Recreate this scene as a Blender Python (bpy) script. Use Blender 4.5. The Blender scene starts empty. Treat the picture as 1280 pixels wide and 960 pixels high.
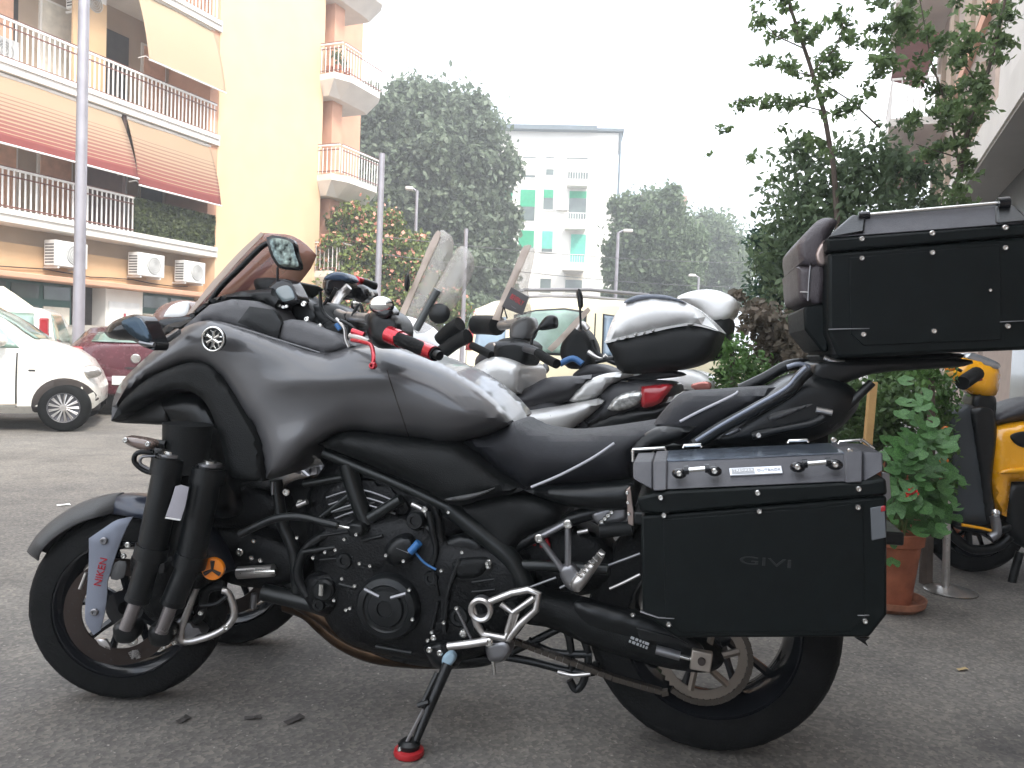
import bpy, bmesh, math, random
import numpy as np
from mathutils import Vector, Matrix, geometry, noise
random.seed(7); rng = np.random.default_rng(7)
sc = bpy.context.scene
col = sc.collection
PI = math.pi

# ------------------------------------------------------------------ camera
FPX = 1005.0; PITCH = math.atan(.04); ROLL = math.radians(2.2); CAMH = 1.0
CM = Matrix.Rotation(PI/2-PITCH, 4, 'X') @ Matrix.Rotation(ROLL, 4, 'Z')
CAM = Vector((0, 0, CAMH))
cd = bpy.data.cameras.new('camera'); cam = bpy.data.objects.new('camera', cd); col.objects.link(cam)
cam.matrix_world = Matrix.Translation(CAM) @ CM
cd.sensor_width = 36; cd.lens = FPX/1280*36; cd.clip_start = .05; cd.clip_end = 2000
sc.camera = cam
sc.render.resolution_x = 1024; sc.render.resolution_y = 768

# ------------------------------------------------------------------ sky and sun
SUN_EL, SUN_AZ = 50, 142      # azimuth clockwise from +Y
wd = bpy.data.worlds.new('World'); sc.world = wd; wd.use_nodes = True
nt = wd.node_tree; bg = nt.nodes['Background']
sky = nt.nodes.new('ShaderNodeTexSky'); sky.sky_type = 'NISHITA'; sky.sun_disc = False
sky.sun_elevation = math.radians(SUN_EL); sky.sun_rotation = math.radians(SUN_AZ)
sky.dust_density = 4; sky.air_density = 1.0; sky.ozone_density = 1
mx = nt.nodes.new('ShaderNodeMix'); mx.data_type = 'RGBA'
mx.inputs[0].default_value = .8
nt.links.new(sky.outputs[0], mx.inputs[6]); 
# thin bright overcast veil over the clear sky, with soft cloud variation
tc = nt.nodes.new('ShaderNodeTexCoord'); cn = nt.nodes.new('ShaderNodeTexNoise'); cn.inputs['Scale'].default_value = 2.2; cn.inputs['Detail'].default_value = 5
cr = nt.nodes.new('ShaderNodeValToRGB'); cr.color_ramp.elements[0].position = .38; cr.color_ramp.elements[1].position = .62
cr.color_ramp.elements[0].color = (6.6, 7.6, 9.2, 1); cr.color_ramp.elements[1].color = (10.6, 10.6, 10.6, 1)
nt.links.new(tc.outputs['Generated'], cn.inputs['Vector']); nt.links.new(cn.outputs[0], cr.inputs[0]); nt.links.new(cr.outputs[0], mx.inputs[7])
nt.links.new(mx.outputs[2], bg.inputs['Color']); bg.inputs['Strength'].default_value = .145
sl = bpy.data.lights.new('sun', 'SUN'); sl.energy = 2.1; sl.angle = math.radians(11); sl.color = (1, .94, .85)
so = bpy.data.objects.new('sun', sl); col.objects.link(so)
e, a = math.radians(SUN_EL), math.radians(SUN_AZ)
sd = Vector((math.sin(a)*math.cos(e), math.cos(a)*math.cos(e), math.sin(e)))
so.rotation_euler = sd.to_track_quat('Z', 'Y').to_euler()
sc.view_settings.view_transform = 'Standard'; sc.view_settings.look = 'None'; sc.view_settings.gamma = 1
sc.view_settings.exposure = 1.42

# ------------------------------------------------------------------ frames
def ray(px, py):
    return (CM.to_3x3() @ Vector(((px-640)/FPX, -(py-480)/FPX, -1)))
def ground(px, py, z=0.0):
    d = ray(px, py); t = (z-CAM.z)/d.z
    return CAM + d*t
def atd(px, py, d):            # world point at depth d
    r = ray(px, py); return CAM + r*(d/r.y)
class Frame:
    def __init__(s, ox, oy, yaw, z=0.0):
        s.o = Vector((ox, oy, z)); s.a = math.radians(yaw)
        s.M = Matrix.Translation(s.o) @ Matrix.Rotation(s.a, 4, 'Z')
        s.x = Vector((math.cos(s.a), math.sin(s.a), 0)); s.y = Vector((-math.sin(s.a), math.cos(s.a), 0))
    def Q(s, px, py, w=0.0):   # point on the plane w metres in front of the frame's own x-z plane
        d = ray(px, py); t = (-w-(CAM-s.o).dot(s.y))/d.dot(s.y)
        v = CAM+d*t-s.o
        return Vector((v.dot(s.x), v.dot(s.y), v.z))
    def loc(s, v): return s.M.inverted() @ Vector(v)
WORLD = Frame(0, 0, 0)
WM = {}
def link(o, parent=None, fr=WORLD):
    col.objects.link(o)
    WM[o.name] = fr.M.copy()
    if parent is not None:
        o.parent = parent; o.matrix_local = WM[parent.name].inverted() @ fr.M
    else: o.matrix_world = fr.M
    return o
def tag(o, label=None, cat=None, group=None, kind=None):
    if label: o['label'] = label
    if cat: o['category'] = cat
    if group: o['group'] = group
    if kind: o['kind'] = kind
    return o
def thing(name, label, cat, fr, group=None):
    o = bpy.data.objects.new(name, None); o.empty_display_size = .2
    link(o, None, fr); return tag(o, label, cat, group)
def copy_tree(root, dest, label=None, group=None):   # dest: Frame
    r = root.copy(); col.objects.link(r); r.matrix_world = dest.M; WM[r.name] = dest.M.copy()
    if label: r['label'] = label
    if group: r['group'] = group
    def rec(src, dst):
        for ch in list(src.children):
            c = ch.copy(); col.objects.link(c); c.parent = dst; c.matrix_local = ch.matrix_local.copy()
            rec(ch, c)
    rec(root, r)
    return r

# ------------------------------------------------------------------ materials
MATS = {}
def mat(name, c, rough=.6, metal=0, var=.12, vs=6, bump=0, bs=60, coat=0, spec=.5, c2=None, alpha=None, emit=None, trans=0):
    if name in MATS: return MATS[name]
    m = bpy.data.materials.new(name); m.use_nodes = True; n = m.node_tree; b = n.nodes['Principled BSDF']
    MATS[name] = m
    b.inputs['Roughness'].default_value = rough; b.inputs['Metallic'].default_value = metal
    b.inputs['Coat Weight'].default_value = coat; b.inputs['Coat Roughness'].default_value = .06
    b.inputs['Specular IOR Level'].default_value = spec
    t = n.nodes.new('ShaderNodeTexCoord')
    no = n.nodes.new('ShaderNodeTexNoise'); no.inputs['Scale'].default_value = vs; no.inputs['Detail'].default_value = 6
    n.links.new(t.outputs['Object'], no.inputs['Vector'])
    r = n.nodes.new('ShaderNodeValToRGB'); r.color_ramp.elements[0].position = .32; r.color_ramp.elements[1].position = .7
    a = [x*(1-var) for x in c]; d = c2 if c2 else [min(1, x*(1+var)) for x in c]
    r.color_ramp.elements[0].color = (*a, 1); r.color_ramp.elements[1].color = (*d, 1)
    n.links.new(no.outputs[0], r.inputs[0]); n.links.new(r.outputs[0], b.inputs['Base Color'])
    # worn roughness
    mr = n.nodes.new('ShaderNodeMapRange'); mr.inputs[3].default_value = max(.02, rough-.07); mr.inputs[4].default_value = min(1, rough+.09)
    no2 = n.nodes.new('ShaderNodeTexNoise'); no2.inputs['Scale'].default_value = vs*3.3; n.links.new(t.outputs['Object'], no2.inputs['Vector'])
    n.links.new(no2.outputs[0], mr.inputs[0]); n.links.new(mr.outputs[0], b.inputs['Roughness'])
    if bump:
        nb = n.nodes.new('ShaderNodeTexNoise'); nb.inputs['Scale'].default_value = bs; nb.inputs['Detail'].default_value = 4
        n.links.new(t.outputs['Object'], nb.inputs['Vector'])
        bp = n.nodes.new('ShaderNodeBump'); bp.inputs['Strength'].default_value = bump; bp.inputs['Distance'].default_value = .01
        n.links.new(nb.outputs[0], bp.inputs['Height']); n.links.new(bp.outputs[0], b.inputs['Normal'])
    if alpha is not None: b.inputs['Alpha'].default_value = alpha
    if trans:
        tr = n.nodes.new('ShaderNodeBsdfTranslucent'); ms = n.nodes.new('ShaderNodeMixShader'); ms.inputs[0].default_value = trans
        n.links.new(r.outputs[0], tr.inputs[0]); n.links.new(b.outputs[0], ms.inputs[1]); n.links.new(tr.outputs[0], ms.inputs[2])
        n.links.new(ms.outputs[0], n.nodes['Material Output'].inputs[0])
    return m
def leafmat(name, dark, light, s1=.6, trans=.25, rough=.5):
    m = mat(name, dark, rough, 0, .35, 9, trans=trans, c2=light, spec=.4); return m

M_blackmatte = mat('black matte plastic', (.006, .007, .0072), .5, spec=.22, var=.2, vs=20, bump=.25, bs=400)
M_black = mat('black satin', (.005, .006, .0065), .33, spec=.35, var=.25, vs=15, bump=.06, bs=200)
M_blackgloss = mat('black gloss', (.008, .009, .011), .13, var=.2)
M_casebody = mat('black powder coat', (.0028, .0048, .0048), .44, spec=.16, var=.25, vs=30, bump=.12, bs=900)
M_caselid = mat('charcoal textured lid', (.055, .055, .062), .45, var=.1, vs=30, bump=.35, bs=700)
M_casetop = mat('sky tinted black sheet', (.28, .33, .40), .22, metal=.85, var=.15, vs=10)  # pale blue base colour stands in for sky reflected on a black sheet
M_paint = mat('grey metallic paint', (.088, .088, .092), .38, metal=.35, var=.14, vs=4, coat=.6, bump=.03, bs=500)
M_paint2 = mat('blue black fender', (.016, .021, .036), .32, metal=.2, coat=.4)
M_innergrey = mat('inner fairing grey', (.10, .10, .105), .5, bump=.2, bs=400)
M_greymatte = mat('matte grey fender', (.06, .06, .06), .5, bump=.15, bs=300)
M_silver = mat('brushed aluminium', (.55, .53, .51), .3, metal=.9, var=.12, vs=30)
M_steel = mat('bolt steel', (.75, .75, .72), .22, metal=.95)
M_gun = mat('gunmetal bracket', (.24, .24, .25), .35, metal=.8)
M_guard = mat('blue grey fork guard', (.20, .22, .27), .4, metal=.35, var=.1)
M_rubber = mat('tyre rubber', (.006, .0065, .0065), .7, spec=.14, var=.35, vs=14, bump=.3, bs=140)
M_engine = mat('engine casting', (.004, .0045, .005), .42, spec=.3, metal=.3, var=.3, vs=20, bump=.3, bs=160)
M_frame = mat('frame tube paint', (.007, .009, .009), .35, metal=.2, var=.2)
M_seat = mat('seat vinyl', (.014, .015, .019), .52, spec=.35, var=.15, vs=25, bump=.4, bs=900)
M_piping = mat('pale seat piping', (.4, .4, .43), .5)
M_red = mat('red anodised', (.5, .015, .03), .25, metal=.5, coat=.5)
M_redplastic = mat('red lens', (.33, .018, .025), .15, coat=.8)
M_amber = mat('amber reflector', (.85, .24, .01), .25, coat=.6)
M_bronze = mat('heated exhaust steel', (.07, .042, .025), .35, metal=.9, var=.5, vs=12)
M_disc = mat('brake disc steel', (.05, .038, .033), .35, metal=.8, var=.2)
M_blue = mat('blue plastic', (.03, .13, .33), .4)
M_white = mat('white paint', (.86, .86, .85), .25, coat=.6, var=.03)
M_whitemat = mat('white plastic', (.7, .7, .68), .45, var=.06)
M_chrome = mat('mirror glass', (.85, .87, .88), .03, metal=1, var=.02)
M_darkglass = mat('dark glass', (.02, .024, .024), .06, spec=.8, coat=.5)
M_yellow = mat('yellow scooter paint', (.80, .36, .006), .25, coat=.8, var=.06)
M_terra = mat('terracotta', (.36, .12, .06), .85, var=.25, vs=14, bump=.4, bs=120)

def glassy(name, c, alpha, rough=.08):
    m = bpy.data.materials.new(name); m.use_nodes = True; n = m.node_tree; b = n.nodes['Principled BSDF']
    b.inputs['Base Color'].default_value = (*c, 1); b.inputs['Roughness'].default_value = rough; b.inputs['Specular IOR Level'].default_value = .6
    t = n.nodes.new('ShaderNodeTexCoord'); no = n.nodes.new('ShaderNodeTexNoise'); no.inputs['Scale'].default_value = 4; no.inputs['Detail'].default_value = 3
    mr = n.nodes.new('ShaderNodeMapRange'); mr.inputs[1].default_value = .35; mr.inputs[2].default_value = .7; mr.inputs[3].default_value = alpha-.06; mr.inputs[4].default_value = alpha+.08
    n.links.new(t.outputs['Object'], no.inputs['Vector']); n.links.new(no.outputs[0], mr.inputs[0]); n.links.new(mr.outputs[0], b.inputs['Alpha'])
    MATS[name] = m; return m
M_screen = glassy('rose tinted screen', (.23, .095, .078), .78)
M_screenclear = glassy('scratched clear screen', (.55, .52, .48), .36, .12)
M_screenedge = glassy('yellowed screen edge', (.55, .45, .38), .72, .3)

# ------------------------------------------------------------------ mesh builder
def finish(me, smooth=38):
    if smooth:
        me.shade_smooth(); me.set_sharp_from_angle(angle=math.radians(smooth))
def perp(d):
    d = d.normalized(); u = d.cross(Vector((0, 0, 1)))
    if u.length < 1e-3: u = Vector((1, 0, 0))
    u.normalize(); return u, d.cross(u).normalized()
class MB:
    def __init__(s): s.v = []; s.f = []
    def add(s, vs, fs):
        o = len(s.v); s.v += [tuple(v) for v in vs]; s.f += [tuple(i+o for i in f) for f in fs]; return s
    def box(s, x0, x1, y0, y1, z0, z1, rot=None):
        vs = [Vector((x, y, z)) for z in (z0, z1) for y in (y0, y1) for x in (x0, x1)]
        if rot:
            c = Vector(((x0+x1)/2, (y0+y1)/2, (z0+z1)/2)); vs = [rot @ (v-c)+c for v in vs]
        return s.add(vs, [(0, 2, 3, 1), (4, 5, 7, 6), (0, 1, 5, 4), (2, 6, 7, 3), (0, 4, 6, 2), (1, 3, 7, 5)])
    def tube(s, pts, r, n=8, cap=True, closed=False):
        pts = [Vector(p) for p in pts]; k = len(pts); rs = r if isinstance(r, (list, tuple)) else [r]*k
        vs = []; u = None
        for i, p in enumerate(pts):
            a = pts[i-1] if (i > 0 or closed) else pts[i]; b = pts[(i+1) % k] if (i < k-1 or closed) else pts[i]
            d = (b-a).normalized()
            if u is None: u, w = perp(d)
            u = (u-d*u.dot(d)).normalized(); w = d.cross(u)
            for j in range(n):
                t = 2*PI*j/n; vs.append(p+(u*math.cos(t)+w*math.sin(t))*rs[i])
        fs = []
        for i in range(k if closed else k-1):
            for j in range(n):
                fs.append((i*n+j, i*n+(j+1) % n, ((i+1) % k)*n+(j+1) % n, ((i+1) % k)*n+j))
        if cap and not closed: fs += [tuple(range(n))[::-1], tuple((k-1)*n+j for j in range(n))]
        return s.add(vs, fs)
    def cyl(s, p0, p1, r0, r1=None, n=16): return s.tube([p0, p1], [r0, r0 if r1 is None else r1], n)
    def lathe(s, c, axis, prof, n=24, a0=0, a1=2*PI):
        # prof: list of (radius, height along axis)
        c = Vector(c); ax = Vector(axis).normalized(); u, w = perp(ax); full = abs(a1-a0-2*PI) < 1e-4
        m = n if full else n+1; vs = []
        for r, h in prof:
            for j in range(m):
                t = a0+(a1-a0)*j/n; vs.append(c+ax*h+(u*math.cos(t)+w*math.sin(t))*r)
        fs = []
        for i in range(len(prof)-1):
            for j in range(n):
                k = (j+1) % m
                fs.append((i*m+j, i*m+k, (i+1)*m+k, (i+1)*m+j))
        return s.add(vs, fs)
    def ball(s, c, r, n=10, sc3=(1, 1, 1)):
        vs = []; fs = []; c = Vector(c)
        for i in range(n//2+1):
            ph = PI*i/(n//2)
            for j in range(n): t = 2*PI*j/n; vs.append(c+Vector((math.sin(ph)*math.cos(t)*r*sc3[0], math.sin(ph)*math.sin(t)*r*sc3[1], math.cos(ph)*r*sc3[2])))
        for i in range(n//2):
            for j in range(n): fs.append((i*n+j, (i+1)*n+j, (i+1)*n+(j+1) % n, i*n+(j+1) % n))
        return s.add(vs, fs)
    def prism(s, poly, fa, fb):   # poly list of 2D, fa/fb map (a,b)->3D
        n = len(poly); vs = [fa(*p) for p in poly]+[fb(*p) for p in poly]
        return s.add(vs, [tuple(range(n)), tuple(range(2*n-1, n-1, -1))]+[(i, i+n, (i+1) % n+n, (i+1) % n) for i in range(n)])
    def quads(s, rings, closed=True, cap=False):
        n = len(rings[0]); vs = [v for r in rings for v in r]; fs = []
        for i in range(len(rings)-1):
            for j in range(n if closed else n-1):
                fs.append((i*n+j, i*n+(j+1) % n, (i+1)*n+(j+1) % n, (i+1)*n+j))
        if cap: fs += [tuple(range(n))[::-1], tuple((len(rings)-1)*n+j for j in range(n))]
        return s.add(vs, fs)
    def mesh(s, name):
        me = bpy.data.meshes.new(name); me.from_pydata(s.v, [], s.f); return me
    def build(s, name, m, parent=None, fr=WORLD, smooth=38, bevel=0, seg=2, fix=True):
        me = s.mesh(name)
        if fix:
            bm = bmesh.new(); bm.from_mesh(me); bmesh.ops.remove_doubles(bm, verts=bm.verts, dist=1e-5); bmesh.ops.recalc_face_normals(bm, faces=bm.faces); bm.to_mesh(me); bm.free()
        me.materials.append(m); finish(me, smooth)
        o = bpy.data.objects.new(name, me)
        if bevel:
            b = o.modifiers.new('bevel', 'BEVEL'); b.width = bevel; b.segments = seg; b.limit_method = 'ANGLE'; b.angle_limit = math.radians(35)
        return link(o, parent, fr)
def instance(me, name, parent, fr, mloc, m=None):
    o = bpy.data.objects.new(name, me); col.objects.link(o); o.parent = parent
    o.matrix_local = WM[parent.name].inverted() @ fr.M @ mloc; WM[o.name] = fr.M @ mloc
    return o
def spline(pts, step, closed=True):
    # pts (x,y) smooth, (x,y,1) sharp corner -> densified polyline
    n = len(pts); P = [Vector((p[0], p[1])) for p in pts]; sh = [len(p) > 2 for p in pts]; out = []
    rngi = range(n if closed else n-1)
    for i in rngi:
        p1, p2 = P[i], P[(i+1) % n]
        p0 = P[i-1] if (closed or i > 0) and not sh[i] else p1+(p1-p2)
        p3 = P[(i+2) % n] if (closed or i+2 < n) and not sh[(i+1) % n] else p2+(p2-p1)
        k = max(1, int(round((p2-p1).length/step)))
        for j in range(k):
            t = j/k; t2 = t*t; t3 = t2*t
            out.append(.5*((2*p1)+(p2-p0)*t+(2*p0-5*p1+4*p2-p3)*t2+(3*p1-p0-3*p2+p3)*t3))
    if not closed: out.append(P[-1])
    return out
def inside(x, y, poly):
    c = False; j = len(poly)-1
    for i in range(len(poly)):
        a, b = poly[i], poly[j]
        if (a[1] > y) != (b[1] > y) and x < (b[0]-a[0])*(y-a[1])/(b[1]-a[1])+a[0]: c = not c
        j = i
    return c
PW = {}
def pillow(name, fr, pts, w0, bulge, r, m, parent, back='mirror', step=None, wf=None, prof=2.0, smooth=50, hole=None):
    """Rounded shell whose outline was measured on the photograph at offset w0; back: 'mirror' (symmetric body) or thickness in metres."""
    if step is None:
        xs_ = [p[0] for p in pts]; ys_ = [p[1] for p in pts]; step = min(8, max(1.8, min(max(xs_)-min(xs_), max(ys_)-min(ys_))/8))
    out = spline(pts, step); n = len(out)
    A = np.array([[p.x, p.y] for p in out]); B = np.roll(A, -1, 0)
    def dist(x, y):
        d = B-A; q = np.array([x, y])-A; t = np.clip((q*d).sum(1)/np.maximum((d*d).sum(1), 1e-9), 0, 1)
        return np.sqrt(((q-d*t[:, None])**2).sum(1)).min()
    pl = [(p.x, p.y) for p in out]; pts2 = [Vector(p) for p in pl]; ds = [0.0]*n
    x0, y0 = A.min(0); x1, y1 = A.max(0)
    gy = y0+step*.5; row = 0
    while gy < y1:
        gx = x0+(step*.5 if row % 2 else 0)
        while gx < x1:
            if inside(gx, gy, pl):
                d = dist(gx, gy)
                if d > step*.45: pts2.append(Vector((gx, gy))); ds.append(d)
            gx += step
        gy += step*.87; row += 1
    res = geometry.delaunay_2d_cdt(pts2, [], [list(range(n))], 1, 1e-4)
    V, Fc, orig = res[0], res[2], res[3]
    dd = []
    for i, v in enumerate(V): dd.append(ds[orig[i][0]] if orig[i] else dist(v.x, v.y))
    bi = {}
    for i in range(len(V)):
        if orig[i] and orig[i][0] < n: bi[orig[i][0]] = i
    front = []
    def ww(x, y, d):
        rr = r(x, y) if callable(r) else r; t = min(1, d/rr) if rr > 0 else 1
        wb = w0(x, y) if callable(w0) else w0; bb = bulge(x, y) if callable(bulge) else bulge
        return wb+bb*(1-(1-t)**prof)**(1/prof)+(wf(x, y)*min(1, d/12) if wf else 0)
    PW[name] = lambda x, y: ww(x, y, dist(x, y))
    for v, d in zip(V, dd):
        w = ww(v.x, v.y, d)
        front.append(fr.Q(v.x, v.y, w))
    if back == 'mirror': bk = [Vector((p.x, -p.y, p.z)) for p in front]
    else: bk = []
    mb = MB(); N = len(V)
    if back != 'mirror':
        for v, d, p in zip(V, dd, front):
            b0 = fr.Q(v.x, v.y, w0(v.x, v.y) if callable(w0) else w0); bk.append(Vector((b0.x, b0.y+back, b0.z)))
    fs = [tuple(f) for f in Fc]+[tuple(i+N for i in f)[::-1] for f in Fc]
    # boundary edges: edges used once
    cnt = {}
    for f in Fc:
        for i in range(len(f)):
            e = (f[i], f[(i+1) % len(f)]); k = (min(e), max(e)); cnt[k] = (cnt.get(k, (0, e))[0]+1, e)
    for k, (c, e) in cnt.items():
        if c == 1: fs.append((e[1], e[0], e[0]+N, e[1]+N))
    mb.add(front+bk, fs)
    return mb.build(name, m, parent, fr, smooth)
def tubepx(name, fr, pts, w, rpx, m, parent, n=12, smoothp=True, mb=None, step=10):
    """Tube through pixels; w a number or one per point, rpx radius in px at that depth."""
    ws = w if isinstance(w, (list, tuple)) else [w]*len(pts)
    P = [fr.Q(p[0], p[1], q) for p, q in zip(pts, ws)]
    d = (fr.M @ P[0]).y; rr = rpx*d/FPX
    if smoothp and len(P) > 2:
        out = []
        for i in range(len(P)-1):
            p0 = P[i-1] if i else P[0]; p3 = P[i+2] if i+2 < len(P) else P[-1]
            for j in range(4):
                t = j/4; t2 = t*t; t3 = t2*t
                out.append(.5*((2*P[i])+(P[i+1]-p0)*t+(2*p0-5*P[i]+4*P[i+1]-p3)*t2+(3*P[i]-p0-3*P[i+1]+p3)*t3))
        out.append(P[-1]); P = out
    own = mb is None
    mb = mb or MB(); mb.tube(P, rr, n)
    return mb.build(name, m, parent, fr) if own else mb
def text(name, s, size, m, parent, fr, mloc, ext=.0006):
    cu = bpy.data.curves.new(name, 'FONT'); cu.body = s; cu.size = size; cu.extrude = ext; cu.align_x = 'CENTER'; cu.align_y = 'CENTER'
    to = bpy.data.objects.new(name, cu); col.objects.link(to)
    dg = bpy.context.evaluated_depsgraph_get(); me = bpy.data.meshes.new_from_object(to.evaluated_get(dg)); bpy.data.objects.remove(to)
    me.materials.clear(); me.materials.append(m); me.name = name
    o = bpy.data.objects.new(name, me); col.objects.link(o)
    if parent: o.parent = parent; o.matrix_local = WM[parent.name].inverted() @ fr.M @ mloc
    else: o.matrix_world = fr.M @ mloc
    return o
def leafmesh(P, size, aspect=.5, up=.3, jitter=.4, nrm=None):
    """numpy: one folded two-triangle leaf per point"""
    n = len(P); s = size*rng.uniform(1-jitter, 1+jitter, n)[:, None]
    d = rng.normal(size=(n, 3)); d[:, 2] -= up; d /= np.linalg.norm(d, axis=1)[:, None]
    q = rng.normal(size=(n, 3)); q[:, 2] += .6
    if nrm is not None: q = q*.6+nrm
    u = np.cross(d, q); u /= np.linalg.norm(u, axis=1)[:, None]; w = np.cross(u, d)
    v = np.empty((n, 4, 3)); v[:, 0] = P-d*s*.5; v[:, 1] = P+u*s*aspect*.5+w*s*.08; v[:, 2] = P+d*s*.5; v[:, 3] = P-u*s*aspect*.5+w*s*.08
    V = v.reshape(-1, 3); b = np.arange(n)*4
    F = np.stack([b, b+1, b+2, b, b+2, b+3], 1).reshape(-1, 3)
    return V, F
def fastmesh(name, V, F, m, parent, fr):
    me = bpy.data.meshes.new(name); me.vertices.add(len(V)); me.vertices.foreach_set('co', V.astype(np.float32).ravel())
    k = F.shape[1]; me.loops.add(F.size); me.loops.foreach_set('vertex_index', F.astype(np.int32).ravel())
    me.polygons.add(len(F)); me.polygons.foreach_set('loop_start', (np.arange(len(F))*k).astype(np.int32)); me.update(calc_edges=True)
    me.materials.append(m); o = bpy.data.objects.new(name, me); return link(o, parent, fr)
def crown_pts(clumps, n, shell=.35):
    vol = np.array([c[1][0]*c[1][1]*c[1][2] for c in clumps])**.7; k = rng.choice(len(clumps), n, p=vol/vol.sum())
    d = rng.normal(size=(n, 3)); d /= np.linalg.norm(d, axis=1)[:, None]
    rad = (rng.uniform(.08, 1, n)**(.33 if shell < .3 else .7)*(1+rng.normal(size=n)*.16))[:, None]
    c = np.array([c[0] for c in clumps])[k]; r = np.array([c[1] for c in clumps])[k]
    return c+d*r*rad, d
# ------------------------------------------------------------------ ground
def asphalt():
    m = bpy.data.materials.new('asphalt'); m.use_nodes = True; n = m.node_tree; b = n.nodes['Principled BSDF']; L = n.links.new
    t = n.nodes.new('ShaderNodeTexCoord')
    def N(s, d=5, r=.6):
        o = n.nodes.new('ShaderNodeTexNoise'); o.inputs['Scale'].default_value = s; o.inputs['Detail'].default_value = d; o.inputs['Roughness'].default_value = r; L(t.outputs['Object'], o.inputs['Vector']); return o.outputs[0]
    def ramp(i, stops):
        r = n.nodes.new('ShaderNodeValToRGB'); e = r.color_ramp.elements
        while len(e) < len(stops): e.new(.5)
        for k, (p, c) in enumerate(stops): e[k].position = p; e[k].color = (*c, 1)
        L(i, r.inputs[0]); return r.outputs[0]
    def mixc(f, a, bb, mode='MIX'):
        x = n.nodes.new('ShaderNodeMix'); x.data_type = 'RGBA'; x.blend_type = mode
        if isinstance(f, float): x.inputs[0].default_value = f
        else: L(f, x.inputs[0])
        L(a, x.inputs[6]); L(bb, x.inputs[7]); return x.outputs[2]
    base = ramp(N(.9), [(.3, (.122, .113, .103)), (.7, (.175, .165, .152))])
    vo = n.nodes.new('ShaderNodeTexVoronoi'); vo.inputs['Scale'].default_value = 95; L(t.outputs['Object'], vo.inputs['Vector'])
    agg = ramp(vo.outputs['Color'], [(.2, (.72, .72, .72)), (.6, (1, 1, 1)), (.93, (1.4, 1.37, 1.3))])
    c = mixc(1.0, base, agg, 'MULTIPLY')
    st = ramp(N(3.2, 8, .7), [(.36, (.66, .66, .67)), (.60, (1.05, 1.04, 1.02))]); c = mixc(.8, c, st, 'MULTIPLY')
    pt = ramp(N(.35, 3, .5), [(.46, (.80, .80, .81)), (.50, (1.04, 1.03, 1.0))]); c = mixc(.7, c, pt, 'MULTIPLY')
    oil = ramp(N(1.7, 3, .5), [(.27, (.5, .5, .52)), (.36, (1, 1, 1))]); c = mixc(.8, c, oil, 'MULTIPLY')
    sp = ramp(N(55, 2), [(.66, (0, 0, 0)), (.74, (1, 1, 1))])
    rr = n.nodes.new('ShaderNodeRGB'); rr.outputs[0].default_value = (.3, .28, .25, 1)
    c = mixc(sp, c, rr.outputs[0])
    L(c, b.inputs['Base Color']); b.inputs['Roughness'].default_value = .82
    bp = n.nodes.new('ShaderNodeBump'); bp.inputs['Strength'].default_value = .22; bp.inputs['Distance'].default_value = .006
    L(vo.outputs['Distance'], bp.inputs['Height']); L(bp.outputs[0], b.inputs['Normal'])
    return m
mb = MB(); mb.add([(-150, -28, 0), (150, -28, 0), (150, 240, 0), (-150, 240, 0)], [(0, 1, 2, 3)])
tag(mb.build('road', asphalt(), smooth=0), kind='structure')
M_pave = mat('pavement concrete', (.30, .29, .27), .85, var=.2, vs=3, bump=.3, bs=60)
# pavement under the left building
LB = Frame(-8.25, 22.1, 67.5)
mb = MB(); mb.box(-40, 20, -2.6, 6, -.05, .13)
tag(mb.build('pavement', M_pave, None, LB, 0, bevel=.015), kind='structure')
# litter on the asphalt
def litter(px, py, lab, sx, sy, m):
    g = ground(px, py); f = Frame(g.x, g.y, random.uniform(0, 90)); mb = MB()
    mb.add([(-sx, -sy, .004), (sx*.2, -sy*1.1, .008), (sx, -sy*.5, .004), (sx*.8, sy, .009), (-sx*.3, sy*.8, .005), (-sx*1.1, sy*.2, .008), (0, 0, .009)], [(0, 1, 6), (1, 2, 6), (2, 3, 6), (3, 4, 6), (4, 5, 6), (5, 0, 6)])
    tag(mb.build('litter', m, None, f, 0), lab, 'litter')
litter(80, 632, 'scrap of white paper lying on the road left of the front fender', .035, .02, M_whitemat)
litter(1203, 838, 'small dry yellow leaf on the asphalt at lower right', .022, .008, mat('dry leaf', (.4, .3, .15), .8))
M_dl = mat('dark leaf litter', (.045, .04, .037), .9)
litter(229, 901, 'dark dry leaf on asphalt below the front wheel, leftmost of three', .02, .012, M_dl)
litter(317, 899, 'dark dry leaf on asphalt below the front wheel, middle of three', .022, .01, M_dl)
litter(368, 901, 'dark dry leaf on asphalt below the front wheel, rightmost of three', .03, .013, M_dl)

# ------------------------------------------------------------------ left apartment building
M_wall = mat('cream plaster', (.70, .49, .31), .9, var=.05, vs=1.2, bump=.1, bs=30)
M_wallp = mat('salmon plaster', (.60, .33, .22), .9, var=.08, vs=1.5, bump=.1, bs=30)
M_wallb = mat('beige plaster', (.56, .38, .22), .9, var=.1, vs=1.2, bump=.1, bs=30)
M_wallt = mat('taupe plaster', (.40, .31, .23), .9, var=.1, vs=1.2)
M_slab = mat('white balcony concrete', (.72, .69, .64), .85, var=.06, vs=2)
M_rail = mat('white painted railing', (.82, .80, .77), .5, var=.05)
M_railtop = mat('brown handrail', (.18, .08, .06), .5)
M_shopgreen = mat('dark green shopfront', (.02, .07, .055), .4)
M_window = mat('window glass', (.10, .13, .12), .08, spec=.8, var=.5, vs=.8)
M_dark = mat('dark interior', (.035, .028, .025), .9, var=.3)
M_shutter = mat('peach roller shutter', (.62, .36, .24), .7, bump=.3, bs=20)
M_curtain = mat('cream curtain', (.62, .57, .48), .9, bump=.4, bs=12)
bl = thing('apartment_building', 'cream plastered apartment building with loggia balconies and blank yellow wall at left', 'building', LB)
mb = MB(); mb.box(.0, 4.65, 0, 11, 0, 16)
mb.build('wall', M_wall, bl, LB, 0)
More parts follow.
